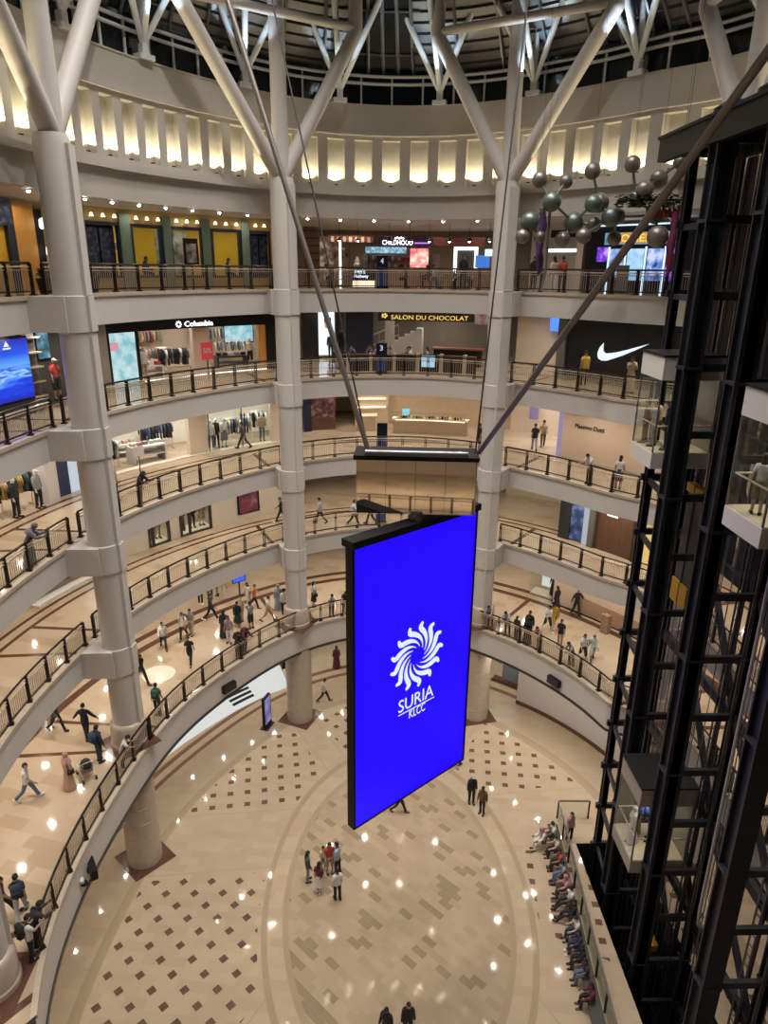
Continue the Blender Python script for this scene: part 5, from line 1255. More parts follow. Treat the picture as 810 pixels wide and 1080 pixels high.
def table(lev, a, dr, lab, dark=False, h=0.):
    p = pos(a, dr, lev); t = thing('cafe_table', lab, 'table', p, rad(a), 'cafe tables')
    mb = MB(); mb.lathe([(.42, .72), (.42, .75)], p, 16); mb.build('table_top', M['wood'] if dark else mat('table top', (.42, .34, .26), .35), t)
    mb = MB(); mb.lathe([(.05, .03), (.04, .72)], p, 8); mb.build('pedestal', M['rim'], t); mb = MB(); mb.lathe([(.24, 0), (.22, .03)], p, 12); mb.build('foot', M['rim'], t)
def chair(lev, a, dr, face, lab, dark):
    p = pos(a, dr, lev); r = rad(face); t = thing('cafe_chair', lab, 'chair', p, r, 'cafe chairs'); m = M['black'] if dark else mat('chair wood', (.24, .12, .06), .45)
    w = lambda v: wmat(t) @ Vector(v)
    mb = MB(); mb.box(w((0, 0, .45)), (.42, .42, .05), rz=r); mb.build('seat', m, t); mb = MB(); mb.box(w((-.2, 0, .72)), (.04, .42, .42), rz=r); mb.build('backrest', m, t)
    for x in (-.18, .18):
        for y in (-.18, .18): mb = MB(); mb.box(w((x, y, .22)), (.035, .035, .44), rz=r); mb.build('leg', m, t)
TB = [(97, 2.6), (93.5, 3.6), (81.6, 2.4), (78.4, 3.5), (75.2, 2.3), (72, 3.4), (68.6, 2.5)]
ORD = ('first', 'second', 'third', 'fourth', 'fifth', 'sixth', 'seventh')
for i, (a, dr) in enumerate(TB):
    table('4', a, dr, 'cafe table in the food hall, %s along the rail from the wood screen' % ORD[i])
    for j, (da, dd, f) in enumerate(((2.6, 0, a-90), (-2.6, 0, a+90))): chair('4', a+da, dr+dd, f, '%s chair of the food hall table that is %s from the wood screen' % (('left', 'right')[j], ORD[i]), False)
def totem(lev, a, dr, num, hh=1.75):
    names = {'4': 'top', '3': 'third', '2': 'second', '1': 'first'}
    t = thing('floor_number_totem', 'dark blue directory totem%s on the %s gallery rail' % (' numbered '+num if num in '34' else '', names[lev]), 'totem', base_at(lev, a, dr), 0, 'directory totems')
    w = 2.4
    part(t, 'body', lev, a-w/2, a+w/2, .05, hh, dr, .16, mat('totem navy', (.008, .012, .035), .25)); part(t, 'plinth', lev, a-w/2-.15, a+w/2+.15, 0, .05, dr-.05, .26, M['black'])
    if num in '34': wtext(num, lev, a+.35, a-.3, hh-.42, hh-.12, dr-.02, emis('totem figure', (.8, .85, .9), .9), t, 'number')
    part(t, 'screen', lev, a-w/2+.15, a+w/2-.15, .15, .95, dr-.015, .02, emis('totem screen', (.01, .03, .10), .6))
totem('4', 85.9, .75, '4'); totem('3', 85.9, .8, '3'); totem('2', 85.6, .8, '2'); totem('1', 85.7, .8, '1')
for a in (70, 77, 84, 91, 97): shoplight('4', a, 5, 70, (1, .82, .62)); 
for a in (72, 84, 94): shoplight('4', a, 9.5, 150, (1, .9, .8))
def goods_shelf(lev, a0, a1, dr, zs, lab, group, cols, step=.55, z0=0.):
    t = thing('goods_shelf', lab, 'shelf', base_at(lev, (a0+a1)/2, dr))
    for z in zs: part(t, 'board', lev, a0, a1, z-.04, z, dr, .35, M['wood'])
    part(t, 'side_panel', lev, a0-.2, a0, z0, max(zs)+.4, dr, .38, M['wood']); part(t, 'side_panel', lev, a1, a1+.2, z0, max(zs)+.4, dr, .38, M['wood'])
    for z in zs:
        a = a0+step/2
        while a < a1-.1:
            p = pos(a, dr+.16, lev, z); h = RND.uniform(.16, .32); mb = MB(); mb.lathe([(.08, 0), (.09, h*.6), (.045, h*.8), (.045, h)], p, 8); o = mb.build('bottle', cl(RND.choice(cols)), loc=p, smooth=True); tag(o, 'bottle on the '+lab, 'bottle', group); a += step
goods_shelf('4', 78.6, 89, 7.1, (.75, 1.15, 1.6), 'wood goods shelf inside the stall with white lettering', 'bottles in the food stall', ['cream', 'rose', 'mustard', 'red', 'white', 'tan'])
goods_shelf('4', 92.5, 96, 8.5, (.8, 1.3, 1.8, 2.2), 'tall wood goods shelf behind the striped awning', 'bottles behind the awning', ['cream', 'orange', 'tan', 'white', 'brown'])
for k, a in enumerate((66, 69.8, 73.6, 77.4, 81.2, 85, 91, 94.6)):  # pendants added to brighten and fill the food hall
    t = thing('added_pendant_lamp', 'added warm pendant lamp over the food hall tables, %s from the third column' % ('first', 'second', 'third', 'fourth', 'fifth', 'sixth', 'seventh', 'eighth')[k], 'lamp', pos(a, 3.6, '4', 2.7), 0, 'added food hall pendant lamps'); p = pos(a, 3.6, '4', 2.62)
    mb = MB(); mb.lathe([(.16, 0), (.15, .06), (.04, .2)], p, 10); mb.build('shade', M['black'], t); mb = MB(); mb.sph(p+Vector((0, 0, .02)), .07, 8); mb.build('bulb', M['lamp'], t); mb = MB(); mb.tube([p+Vector((0, 0, .2)), p+Vector((0, 0, 1.02))], .012, 5); mb.build('cord', M['black'], t)
for k, (a, dr, of, f, lab) in enumerate(((98, 2.6, 't:cream p:black h:black', 5, 'food hall diner in cream tee nearest the wood screen'), (82.8, 2.4, 't:rose p:black h:long', 350, 'long haired food hall diner in rose tee'), (77.2, 3.5, 'l:black p:black h:black', 170, 'food hall diner in black by the pink neon panel'), (76.3, 2.3, 't:white p:jeans h:black', 350, 'food hall diner in white tee and jeans'), (70.9, 3.4, 't:greyblue p:black h:black', 170, 'food hall diner in grey blue tee'), (69.7, 2.5, 'l:wine p:black h:long', 350, 'long haired food hall diner in wine top'))): person('sit', of, pos(a, dr, '4'), f, lab, .98, 'food hall diners')
# cinema screens and open counter on the right
t = thing('cinema_facade', 'dark cinema front with glowing blue posters and a yellow lettered sign', 'shop front', base_at('4', 42, 5))
part(t, 'wall_panel', '4', 29, 49.6, 0, 3.4, 5.1, .2, M['black']); part(t, 'sign_band', '4', 32.5, 46.2, 2.42, 3.02, 4.95, .12, picmat('blue sign band', (.10, .2, .32), (.2, .35, .5), (.35, .5, .62), 1.5, .8))
part(t, 'sign_box', '4', 38.3, 43.6, 2.48, 3.0, 4.9, .06, emis('orange box', (.75, .4, .14), .8)); wtext('ONE!', '4', 43.2, 38.7, 2.55, 2.92, 4.88, emis('gold letters', (1, .62, .05), 1.5), t)
for a0, a1, z0, z1, nm in ((45.3, 47.4, 1.55, 2.3, 'v'), (42.7, 45.1, .7, 2.2, 'b'), (39.2, 42.0, .6, 2.2, 'c'), (35.9, 38.5, .6, 2.2, 'b'), (32.7, 35.2, .6, 2.2, 'v')):
    part(t, 'poster_screen', '4', a0, a1, z0, z1, 5.0, .06, {'v': picmat('violet screen', (.05, .02, .25), (.2, .05, .7), (.6, .3, .9), 2.2, 1.3), 'b': picmat('blue screen art', (.02, .05, .25), (.15, .3, .7), (.6, .65, .9), 2.4, 1.2), 'c': picmat('cyan screen art', (.15, .4, .7), (.35, .65, .9), (.6, .8, 1), 1.6, 1.1)}[nm])
for a in (42.3, 38.8, 35.5, 45.2): part(t, 'neon_bar', '4', a-.12, a+.12, 0., 2.3, 4.95, .06, emis('neon cool', (.6, .8, 1), 1.6))
part(t, 'cornice_light', '4', 31, 49, 3.36, 3.42, 4.9, .2, emis('neon cool', (.6, .8, 1), 1.6))
t = thing('ticket_stand', 'grey rounded stand before the cyan cinema screen', 'stand', base_at('4', 39, 3)); part(t, 'board', '4', 37.9, 40., 0, 1.35, 3, .15, mat('grey board', (.18, .18, .18), .5)); part(t, 'foot', '4', 37.7, 40.2, 0, .06, 2.9, .35, M['rim'])
t = thing('snack_counter', 'bright white snack counter behind the purple banner', 'counter', base_at('4', 54, 6))
part(t, 'counter', '4', 51.5, 58, 0, 1.1, 6, .6, M['white']); part(t, 'canopy', '4', 51.5, 58.5, 2.3, 2.9, 6, .5, mat('pale canopy', (.45, .40, .34), .5)); part(t, 'dark_sign', '4', 52.5, 57, 2.9, 3.3, 5.95, .1, M['black']); part(t, 'light_strip', '4', 51.5, 58, 2.1, 2.28, 6.3, .1, M['whiteglow']); part(t, 'pillar', '4', 50.2, 51.4, 0, 3.6, 5.2, .4, M['cream'])
for a in (36, 43, 54): shoplight('4', a, 3.2, 18, (.75, .8, 1)); 
shoplight('4', 55, 8, 60)

# ---------------- third gallery
t = thing('clothes_shop_facade', 'black framed clothes shop front with white lettering', 'shop front', base_at('3', 125, 5))
part(t, 'header', '3', 106.6, 143.4, 2.62, 3.54, 5, .3, M['black']); part(t, 'jamb', '3', 142.5, 143.6, 0, 2.85, 5, .25, M['black']); part(t, 'jamb', '3', 136.3, 137, 0, 2.85, 5, .25, M['black']); part(t, 'jamb', '3', 106.6, 109.3, 0, 2.85, 5, .25, M['black']); part(t, 'wood_strip', '3', 109.3, 110.8, 0, 2.6, 5.05, .2, ORG)
part(t, 'display_screen', '3', 137, 142.5, .06, 2.6, 5.04, .1, picmat('pale blue display', (.25, .6, .68), (.5, .78, .82), (.72, .88, .88), 1.8, .95))
part(t, 'pink_square', '3', 140.8, 142.3, 1.75, 2.15, 5.02, .02, emis('pink square', (.9, .35, .4), .9))
wtext('Columbia', '3', 126.3, 120.3, 2.72, 3.0, 4.97, MATS['sign white'], t)
p = pos(127.6, 4.96, '3', 2.86); mb = MB(); ex_ = (pos(120, 5, '3')-pos(127, 5, '3')).normalized()
for k in range(8):
    q = k*PI/4; c = p+ex_*.13*cos(q)+Vector((0, 0, .13*sin(q))); r_ = .05
    n_ = ex_.cross(Vector((0, 0, 1))).normalized()
    vs = [c+ex_*x+Vector((0, 0, z)) for x, z in ((-r_, 0), (0, -r_), (r_, 0), (0, r_))]; mb.add(vs+[v+n_*.03 for v in vs], [(0, 1, 2, 3), (4, 5, 6, 7), (0, 1, 5, 4), (1, 2, 6, 5), (2, 3, 7, 6), (3, 0, 4, 7)])
mb.build('gem_emblem', MATS['sign white'], t)
part(t, 'stone_pillar', '3', 120.8, 124.2, 0, 2.85, 5.4, .5, M['cream']); part(t, 'floor_light', '3', 109.5, 136, .0, .03, 4.85, .1, M['whiteglow'])
t = thing('sale_sign', 'red sale board with white figures before the clothes shop pillar', 'sign', base_at('3', 122.2, 4.7)); part(t, 'board', '3', 121, 123.5, .85, 1.8, 4.7, .06, mat('sale red', (.5, .04, .05), .5, emit=.3)); part(t, 'pole', '3', 122.1, 122.4, 0, .85, 4.72, .04, M['rim']); wtext('50%', '3', 123.2, 121.3, 1.2, 1.5, 4.68, M['white'], t)
mb = MB(); AP(mb, '3', 144, 146.6, 0, 3.55, 4.6, .6); struct(mb.build('column_stone_pier', mat('stone pier', (.30, .27, .24), .5, var=.2)))
GARM = {}
def garment_mesh(kind):
    if kind in GARM: return GARM[kind]
    mb = MB(); L = {'shirt': .62, 'coat': .95, 'dress': 1.05}[kind]
    prof = [(.03, 0), (.20, -.06), (.22, -.2), (.19, -.45), (.21, -L)]
    n = 12; vs = []; fs = []
    for r, z in prof: vs += [Vector((r*1.0*cos(2*PI*k/n), r*.26*sin(2*PI*k/n), z)) for k in range(n)]
    for i in range(len(prof)-1): fs += [(i*n+k, i*n+(k+1) % n, (i+1)*n+(k+1) % n, (i+1)*n+k) for k in range(n)]
    mb.add(vs, fs)
    for s_ in (-1, 1): mb.tube([(s_*.16, 0, -.07), (s_*.25, 0, -.3), (s_*.26, 0, -.55)], [.06, .055, .045], 7)
    mb.tube([(0, 0, 0), (0, 0, .07)], .008, 5)
    me = bpy.data.meshes.new('hanging_garment'); me.from_pydata(mb.v, [], mb.f); me.materials.append(skinm); me.shade_smooth(); GARM[kind] = me; return me
def rack(lev, a, dr, length, ang, n, cols, kind, lab, shop, h=1.5):
    p = pos(a, dr, lev); t = thing('clothes_rack', lab, 'clothes rack', p, rad(ang), 'clothes racks'); w = lambda v: wmat(t) @ Vector(v)
    mb = MB(); mb.tube([w((-length/2, 0, h)), w((length/2, 0, h))], .02, 6); mb.build('rail', M['lightrail'], t)
    for x in (-length/2, length/2): mb = MB(); mb.tube([w((x, 0, 0.02)), w((x, 0, h))], .02, 6); mb.bar(w((x, -.25, .02)), w((x, .25, .02)), .04, .04); mb.build('upright', M['lightrail'], t)
    for i in range(n):
        x = -length/2+length*(i+.5)/n; o = bpy.data.objects.new('hanging_garment', garment_mesh(kind)); COL.objects.link(o); o.location = w((x, 0, h-.06)); o.rotation_euler = (0, 0, rad(ang+90+RND.uniform(-12, 12))); o.scale = (RND.uniform(.88, 1.05),)*3
        recolor(o, cl(cols[i % len(cols)])); tag(o, 'garment hanging on the '+lab, 'garment', 'garments on the '+lab)
rack('3', 132.5, 7.4, 2.6, 42, 13, ['orange', 'navy', 'cream', 'rose', 'grey', 'tan'], 'shirt', 'rack of bright shirts left of the red sale board', 's')
rack('3', 127.2, 6.4, 1.8, 36, 10, ['black', 'charcoal', 'white', 'black', 'slate'], 'coat', 'rack of black jackets behind the red sale board', 's')
rack('3', 114, 8.3, 2.2, 24, 10, ['white', 'grey', 'pale', 'steel'], 'shirt', 'rack of pale shirts right of the shop pillar', 's')
rack('3', 135.5, 8.6, 2., 46, 9, ['mustard', 'red', 'cream', 'grey'], 'shirt', 'rack of mixed shirts beside the pale blue display', 's', 2.1)
rack('3', 130, 8.7, 2.6, 40, 13, ['cream', 'orange', 'greyblue', 'red', 'white', 'tan'], 'shirt', 'upper rack of bright shirts in the black framed shop', 's', 2.3)
rack('3', 118, 8.7, 2.2, 28, 10, ['white', 'steel', 'pale', 'mint'], 'shirt', 'upper rack of pale shirts right of the shop pillar', 's', 2.3)
def display_table(lev, a, dr, sx, sy, h, m, lab, cols):
    p = pos(a, dr, lev); t = thing('display_table', lab, 'display table', p, rad(a), 'shop display tables'); w = lambda v: wmat(t) @ Vector(v)
    mb = MB(); mb.box(w((0, 0, h-.04)), (sy, sx, .08), rz=rad(a)); mb.build('table_top', m, t)
    for x in (-1, 1): mb = MB(); mb.box(w((0, x*(sx/2-.05), h/2-.04)), (sy, .1, h-.08), rz=rad(a)); mb.build('side', m, t)
    mb = MB(); mb.box(w((0, 0, h*.45)), (sy*.95, sx-.2, .05), rz=rad(a)); mb.build('shelf', m, t)
    n = int(sx/.38)
    for i in range(n):
        x = -sx/2+sx*(i+.5)/n; q = w((RND.uniform(-.1, .1), x, h+.001)); mb = MB()
        for k in range(4): mb.box((q.x, q.y, q.z+.03+k*.045), (.28, .26, .042), rz=rad(a+RND.uniform(-6, 6)))
        o = mb.build('folded_clothes', cl(cols[i % len(cols)]), loc=q); tag(o, 'pile of folded clothes on the '+lab, 'folded clothes', 'folded clothes on the '+lab)
display_table('3', 133.5, 5.9, 1.6, .8, .7, M['white'], 'low white table by the pale blue display', ['red', 'white', 'blue', 'tan'])
display_table('3', 115.5, 6.5, 1.9, .9, .75, M['paneldark'], 'dark grey table right of the shop pillar', ['black', 'grey', 'white', 'charcoal'])
person('stand', 'l:white p:tan c:tan', pos(134.8, 5.5, '3'), 310, 'mannequin in white top sitting forward beside the pale blue display', 1., 'shop mannequins', 'mannequin')
person('stand', 'l:cream s:black', pos(111.8, 6.3, '3'), 300, 'mannequin in cream top right of the dark grey table', 1., 'shop mannequins', 'mannequin')
for a in (112, 117, 127, 132, 138): shoplight('3', a, 6.6, 95)
t = thing('shop_wall_screen', 'pale blue lit screen high at the back of the clothes shop', 'screen', pos(112.2, 9, '3', 1.5)); part(t, 'panel', '3', 109.5, 114.5, 1.3, 2.6, 8.9, .1, picmat('pale blue display', (.25, .6, .68), (.5, .78, .82), (.72, .88, .88), 1.8, .95)); part(t, 'frame', '3', 109.3, 114.7, 1.2, 2.7, 9.01, .06, M['black'])
# video wall at the left
def seamat():
    m = bpy.data.materials.new('sea picture'); m.use_nodes = True; t = NT(m.node_tree); b = m.node_tree.nodes['Principled BSDF']; tc = t.n('ShaderNodeTexCoord'); sp_ = t.n('ShaderNodeSeparateXYZ'); m.node_tree.links.new(tc.outputs['Object'], sp_.inputs[0])
    mp = t.n('ShaderNodeMapping'); mp.inputs['Scale'].default_value = (.35, .35, 2.2); m.node_tree.links.new(tc.outputs['Object'], mp.inputs[0]); nz = t.n('ShaderNodeTexNoise'); nz.inputs['Scale'].default_value = 1.6; nz.inputs['Detail'].default_value = 5; m.node_tree.links.new(mp.outputs[0], nz.inputs['Vector'])
    h = t.m('DIVIDE', t.m('SUBTRACT', sp_.outputs[2], .72), 2.36); f = t.m('ADD', h, t.m('MULTIPLY', t.m('MULTIPLY', t.m('SUBTRACT', nz.outputs['Fac'], .5), .9), t.m('LESS_THAN', h, .55)))
    cr = t.n('ShaderNodeValToRGB'); el = cr.color_ramp.elements; el[0].position = 0.; el[0].color = (.0, .015, .5, 1); el[1].position = 1.; el[1].color = (.0, .01, .42, 1)
    for p_, c in ((.25, (.0, .05, .8, 1)), (.36, (.05, .25, .95, 1)), (.44, (.35, .65, 1, 1)), (.5, (.0, .06, .6, 1)), (.58, (.12, .42, 1, 1)), (.75, (.01, .1, .85, 1))): k = el.new(p_); k.color = c
    m.node_tree.links.new(f, cr.inputs[0]); m.node_tree.links.new(cr.outputs[0], b.inputs['Emission Color']); b.inputs['Emission Strength'].default_value = 1.1; b.inputs['Base Color'].default_value = (.01, .01, .01, 1); return m
t = thing('video_wall', 'wide glowing blue video wall with a sea picture', 'video wall', base_at('3', 174, 2.5))
part(t, 'screen', '3', 169.5, 186, .72, 3.08, 2.5, .08, seamat()); part(t, 'frame', '3', 169.1, 186.3, .6, 3.16, 2.58, .1, M['black']); part(t, 'base', '3', 169.1, 186.3, 0, .6, 2.62, .2, M['paneldark'])
p, q = pos(175.4, 2.46, '3', 2.78), pos(173.7, 2.46, '3', 2.78); mb = MB(); ex_ = (q-p); nn = ex_.normalized().cross(Vector((0, 0, 1)))
for poly in (((.15, .1), (.5, .42), (.85, .1)), ((0, -.08), (1, -.08), (1, .02), (0, .02))):
    vs = [p+ex_*x+Vector((0, 0, z*.6)) for x, z in poly]; n = len(vs); mb.add(vs+[v+nn*.02 for v in vs], [tuple(range(n)), tuple(range(n, 2*n))]+[(i, (i+1) % n, n+(i+1) % n, n+i) for i in range(n)])
mb.build('peak_emblem', emis('screen white', (.86, .97, 1.), 1.), t)
mb = MB(); AP(mb, '3', 150, 169, 0, 3.54, 3.6, .2); struct(mb.build('wall_dark_sport_shop', mat('dark grey wall', (.05, .048, .045), .5)))
t = thing('wall_shelf_unit', 'grey shelf pier between the video wall and red polo person', 'shelf', base_at('3', 167.3, 2.7)); part(t, 'back', '3', 165.8, 168.8, 0, 3.3, 2.9, .1, mat('grey shelf', (.16, .15, .14), .5))
for z in (.6, 1.2, 1.8, 2.4, 3.0): part(t, 'shelf', '3', 165.8, 168.8, z, z+.05, 2.6, .3, M['lightrail'])
t = thing('photo_panel', 'small blue and green photo panel beside the big column', 'poster', pos(161.4, 3.5, '3', 1.9)); part(t, 'print', '3', 160.2, 162.6, 2., 3.1, 3.48, .05, picmat('photo panel', (.03, .15, .1), (.1, .3, .5), (.5, .65, .7), 3, .7)); part(t, 'frame', '3', 160., 162.8, 1.93, 3.17, 3.53, .05, M['black'])
shoplight('3', 164, 2, 45)
# dark chocolate restaurant
mb = MB(); AP(mb, '3', 64, 94, 0, 3.54, 12.4, .2); struct(mb.build('wall_chocolate_restaurant', mat('choc wall', (.24, .20, .17), .5, var=.2, nscale=1)))
t = thing('restaurant_sign', 'long dark sign with gold capital letters over the chocolate restaurant', 'sign', pos(79, 7, '3', 2.7)); part(t, 'board', '3', 70.2, 87.3, 2.62, 3.3, 7, .15, mat('dark olive board', (.025, .02, .012), .5)); part(t, 'pink_panel', '3', 66.5, 70.2, 2.5, 3.3, 7, .15, picmat('pink panel', (.2, .08, .1), (.4, .2, .2), (.6, .4, .35), 2, .5))
wtext('SALON DU CHOCOLAT', '3', 85.0, 71.3, 2.72, 3.0, 6.97, emis('gold letters2', (.9, .62, .16), 1.3), t)
mb = MB()
for k in range(5): q = pos(86.2, 6.95, '3', 2.95); mb.sph(q+Vector((.14*cos(k*1.256), 0, .1*sin(k*1.256))), .07, 8)
mb.build('gold_emblem', MATS['gold letters2'], t)
for x0, x1, lab in ((98.2, 101.3, 'dark grey clad pier left of the bright face poster'), (88.2, 93.2, 'dark blue panelled pier right of the bright face poster')):
    t = thing('clad_pier', lab, 'pier', base_at('3', (x0+x1)/2, 7), 0, 'clad piers on the third gallery'); part(t, 'cladding', '3', x0, x1, 0, 3.5, 7, .5, M['paneldark'] if x0 > 95 else mat('deep blue panel', (.02, .025, .05), .35)); part(t, 'plinth', '3', x0-.1, x1+.1, 0, .12, 6.95, .6, M['rim'])
    for z in (1.1, 2.3): part(t, 'joint', '3', x0, x1, z, z+.04, 6.98, .05, M['rim'])
t = thing('face_poster', 'bright pale lightbox poster with a dark haired portrait', 'poster', pos(96.3, 9, '3')); part(t, 'light_box', '3', 95., 97.9, .2, 3.3, 9, .12, emis('poster glow', (.72, .84, .95), 1.5)); part(t, 'frame', '3', 94.8, 98.1, .1, 3.4, 9.05, .12, M['lightrail'])
q = pos(96.3, 8.97, '3', 2.35); mb = MB(); mb.sph(q, (.28, .02, .36), 16); mb.build('portrait', emis('portrait skin', (.75, .45, .35), .7), t, smooth=True); mb = MB(); mb.sph(q+Vector((0, -.01, .22)), (.31, .02, .22), 16); mb.build('portrait_hair', M['black'], t, smooth=True)
t = thing('dark_parapet', 'low black parapet along the chocolate restaurant terrace', 'parapet', base_at('3', 81, 1.7)); part(t, 'wall', '3', 66, 95, 0, .95, 1.9, .2, M['black']); part(t, 'coping', '3', 66, 95, .95, 1.0, 1.85, .3, M['wood'])
for k in range(6): part(t, 'pier', '3', 68+k*5, 68.7+k*5, 0, 1.08, 1.82, .3, M['lightrail'])
t = thing('menu_screen', 'glowing pale blue menu screen on the black parapet', 'screen', pos(76, 1.7, '3', .3)); part(t, 'panel', '3', 74.6, 77.5, .3, .98, 1.72, .05, emis('menu glow', (.45, .72, .9), 1.1)); part(t, 'frame', '3', 74.3, 77.8, .22, 1.05, 1.78, .06, M['black'])
t = thing('bar_counter', 'long brown bar counter at the right of the dark restaurant', 'counter', base_at('3', 72, 4.8)); part(t, 'front', '3', 67.5, 76.5, 0, 1.05, 4.9, .5, M['black']); part(t, 'top', '3', 67.2, 76.8, 1.05, 1.15, 4.75, .75, mat('copper top', (.32, .14, .07), .3, metal=.4))
TB3 = [(94, 3.2), (90.6, 4.2), (87.2, 3.1), (82.6, 3.6), (79, 3.2)]
for i, (a, dr) in enumerate(TB3):
    table('3', a, dr, 'dark table on the chocolate restaurant terrace, %s from the bright face poster' % ORD[i], True)
    for j, (da, f) in enumerate(((2.4, a-90), (-2.4, a+90))):
        chair('3', a+da, dr, f, '%s black chair at the terrace table %s from the bright face poster' % (('left', 'right')[j], ORD[i]), True)
        if True:
            pp = pos(a+da*.95, dr, '3'); person('sit', ['l:black p:black h:black', 't:charcoal p:black h:black', 'l:navy p:black h:long', 't:blue p:black h:black', 'l:darkbrown p:black h:long', 't:grey p:black h:black', 'l:slate p:black j:slate', 't:white p:black h:black', 'l:maroon p:black h:black', 't:greyblue p:black h:long'][i*2+j], pp, f, ['diner in black', 'diner in charcoal tee', 'long haired diner in navy', 'diner in blue tee', 'long haired diner in dark brown', 'diner in grey tee', 'diner in slate headscarf', 'diner in white tee', 'diner in maroon', 'long haired diner in grey blue tee'][i*2+j]+' at the %s terrace table from the face poster' % ORD[i], .98, 'diners on the terrace')
t = thing('stair_rail', 'pale sloping stair rail at the back of the chocolate restaurant', 'rail', base_at('3', 84, 10)); p, q = pos(93, 8.6, '3', .9), pos(84, 9.5, '3', 2.2)
mb = MB(); mb.tube([p, q], .05, 6); mb.tube([p-Vector((0, 0, .7)), q-Vector((0, 0, .7))], .04, 6); mb.build('handrail', M['lightrail'], t)
for k in range(9): r_ = p+(q-p)*k/8; mb = MB(); mb.tube([r_, r_-Vector((0, 0, .9))], .02, 5); mb.build('baluster', M['lightrail'], t)
for a in (70, 78, 86): shoplight('3', a, 5, 60, (1, .85, .65))
shoplight('3', 77, 9.8, 190)
t = thing('white_staircase', 'pale staircase rising at the back of the chocolate restaurant', 'stairs', base_at('3', 80, 9))
for k in range(9): part(t, 'step', '3', 88-k*1.0, 89-k*1.0, 0, .2+k*.22, 9.2, 1.2, M['white'])
part(t, 'stone_column', '3', 84.6, 86.2, 0, 3.5, 8.3, .5, M['white']); shoplight('3', 96.5, 6.5, 60); shoplight('3', 88, 10, 60)
# the big black sports shop wall
t = thing('black_shop_wall', 'big black shop wall with a white tick shaped emblem', 'shop front', base_at('3', 43, 5))
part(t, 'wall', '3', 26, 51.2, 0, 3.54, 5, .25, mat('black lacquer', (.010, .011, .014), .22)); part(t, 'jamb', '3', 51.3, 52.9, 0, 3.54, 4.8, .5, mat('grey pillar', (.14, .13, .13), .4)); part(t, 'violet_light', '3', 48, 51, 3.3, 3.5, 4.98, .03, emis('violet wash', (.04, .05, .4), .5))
SWO = [(44.33, 2.13), (44.95, 1.88), (45.24, 1.6), (45.2, 1.36), (44.91, 1.22), (44.3, 1.15), (43.4, 1.17), (40.83, 1.51), (38.4, 1.9), (36.12, 2.29), (38.2, 2.06), (39.9, 1.87), (41.6, 1.70), (42.6, 1.62), (43.5, 1.57), (44.0, 1.60), (44.25, 1.70), (44.33, 1.86)]
vs = [pos(a, 4.97, '3', z-.1) for a, z in SWO]; n = len(vs); mb = MB(); mb.add(vs+[pos(a, 4.93, '3', z-.1) for a, z in SWO], [tuple(range(n)), tuple(range(n, 2*n))]+[(i, (i+1) % n, n+(i+1) % n, n+i) for i in range(n)]); mb.build('tick_emblem', emis('tick white', (.86, .95, 1), 1.15), t)
t = thing('hanging_video_sign', 'small blue video sign over the bright third gallery corridor', 'screen', pos(57, 10, '3', 2.4)); part(t, 'screen', '3', 56.2, 58, 2.2, 3.2, 8.4, .06, emis('sign blue', (.08, .25, .9), 1.4)); part(t, 'hanger', '3', 57, 57.2, 3.2, 3.56, 8.42, .04, M['rim'])
for a in (54, 58): shoplight('3', a, 6.5, 90)
shoplight('3', 41, 2.5, 30)

# ---------------- second gallery
t = thing('white_clothes_shop', 'white clothes shop with cream piers and glass front', 'shop front', base_at('2', 125, 5))
for a0, a1 in ((122.6, 126.6), (106.6, 108.8)): part(t, 'pier', '2', a0, a1, 0, 3.57, 5.4, .5, M['cream'])
for a0, a1 in ((108.8, 122.6),): part(t, 'glass_front', '2', a0, a1, 0, 3.5, 5.3, .03, M['glass'])
part(t, 'threshold', '2', 106.6, 146, 0, .04, 5.2, .5, M['whiteglow'] if False else mat('pale threshold', (.68, .62, .52), .3)); part(t, 'jamb', '2', 145.4, 147.2, 0, 3.5, 4.9, .4, NVY)
for a in (115, 122.3): part(t, 'mullion', '2', a, a+.2, 0, 3.5, 5.28, .06, M['rim'])
mb = MB(); AP(mb, '2', 106, 147, 0, 3.57, 9., .1); struct(mb.build('wall_white_shop', mat('bright shop wall', (.78, .74, .66), .5)))
rack('2', 142.8, 6.6, 1.7, 54, 9, ['white', 'greyblue', 'black', 'black'], 'dress', 'rack of black and white dresses beside the big column', 's', 1.6)
rack('2', 129.8, 8.0, 2., 40, 10, ['black', 'navy', 'jeans', 'charcoal'], 'coat', 'rack of dark coats behind the white drawer table', 's', 1.7)
rack('2', 115.2, 6.4, 1.9, 25, 11, ['black', 'slate', 'cream', 'jeans'], 'coat', 'rack of slate coats in the glazed shop bay', 's', 1.65)
rack('2', 111., 7.4, 1.8, 20, 9, ['jeans', 'black', 'white'], 'coat', 'rack of denim near the second column', 's', 1.7)
display_table('2', 134.5, 6.4, 2.0, 1.0, .95, M['white'], 'white drawer table in the white clothes shop', ['white', 'mint', 'grey', 'rose', 'cream'])
display_table('2', 136.5, 8.2, 1.7, .8, .8, M['white'], 'second white table further inside the white shop', ['cream', 'pink', 'white'])
for a, dr, of, lab in ((121.2, 6.0, 'l:white p:jeans', 'mannequin in white top left of three behind the glass'), (119.8, 6.2, 'l:black p:black', 'mannequin in black in the middle behind the glass'), (118.4, 6.0, 't:white k:slate', 'mannequin in white tee and slate skirt behind the glass'), (110.2, 6.2, 'l:tan p:jeans', 'mannequin in tan top beside the second column')):
    person('stand', of, pos(a, dr, '2'), a+180, lab, 1.05, 'shop mannequins', 'mannequin', mat('mannequin white', (.7, .68, .64), .4))
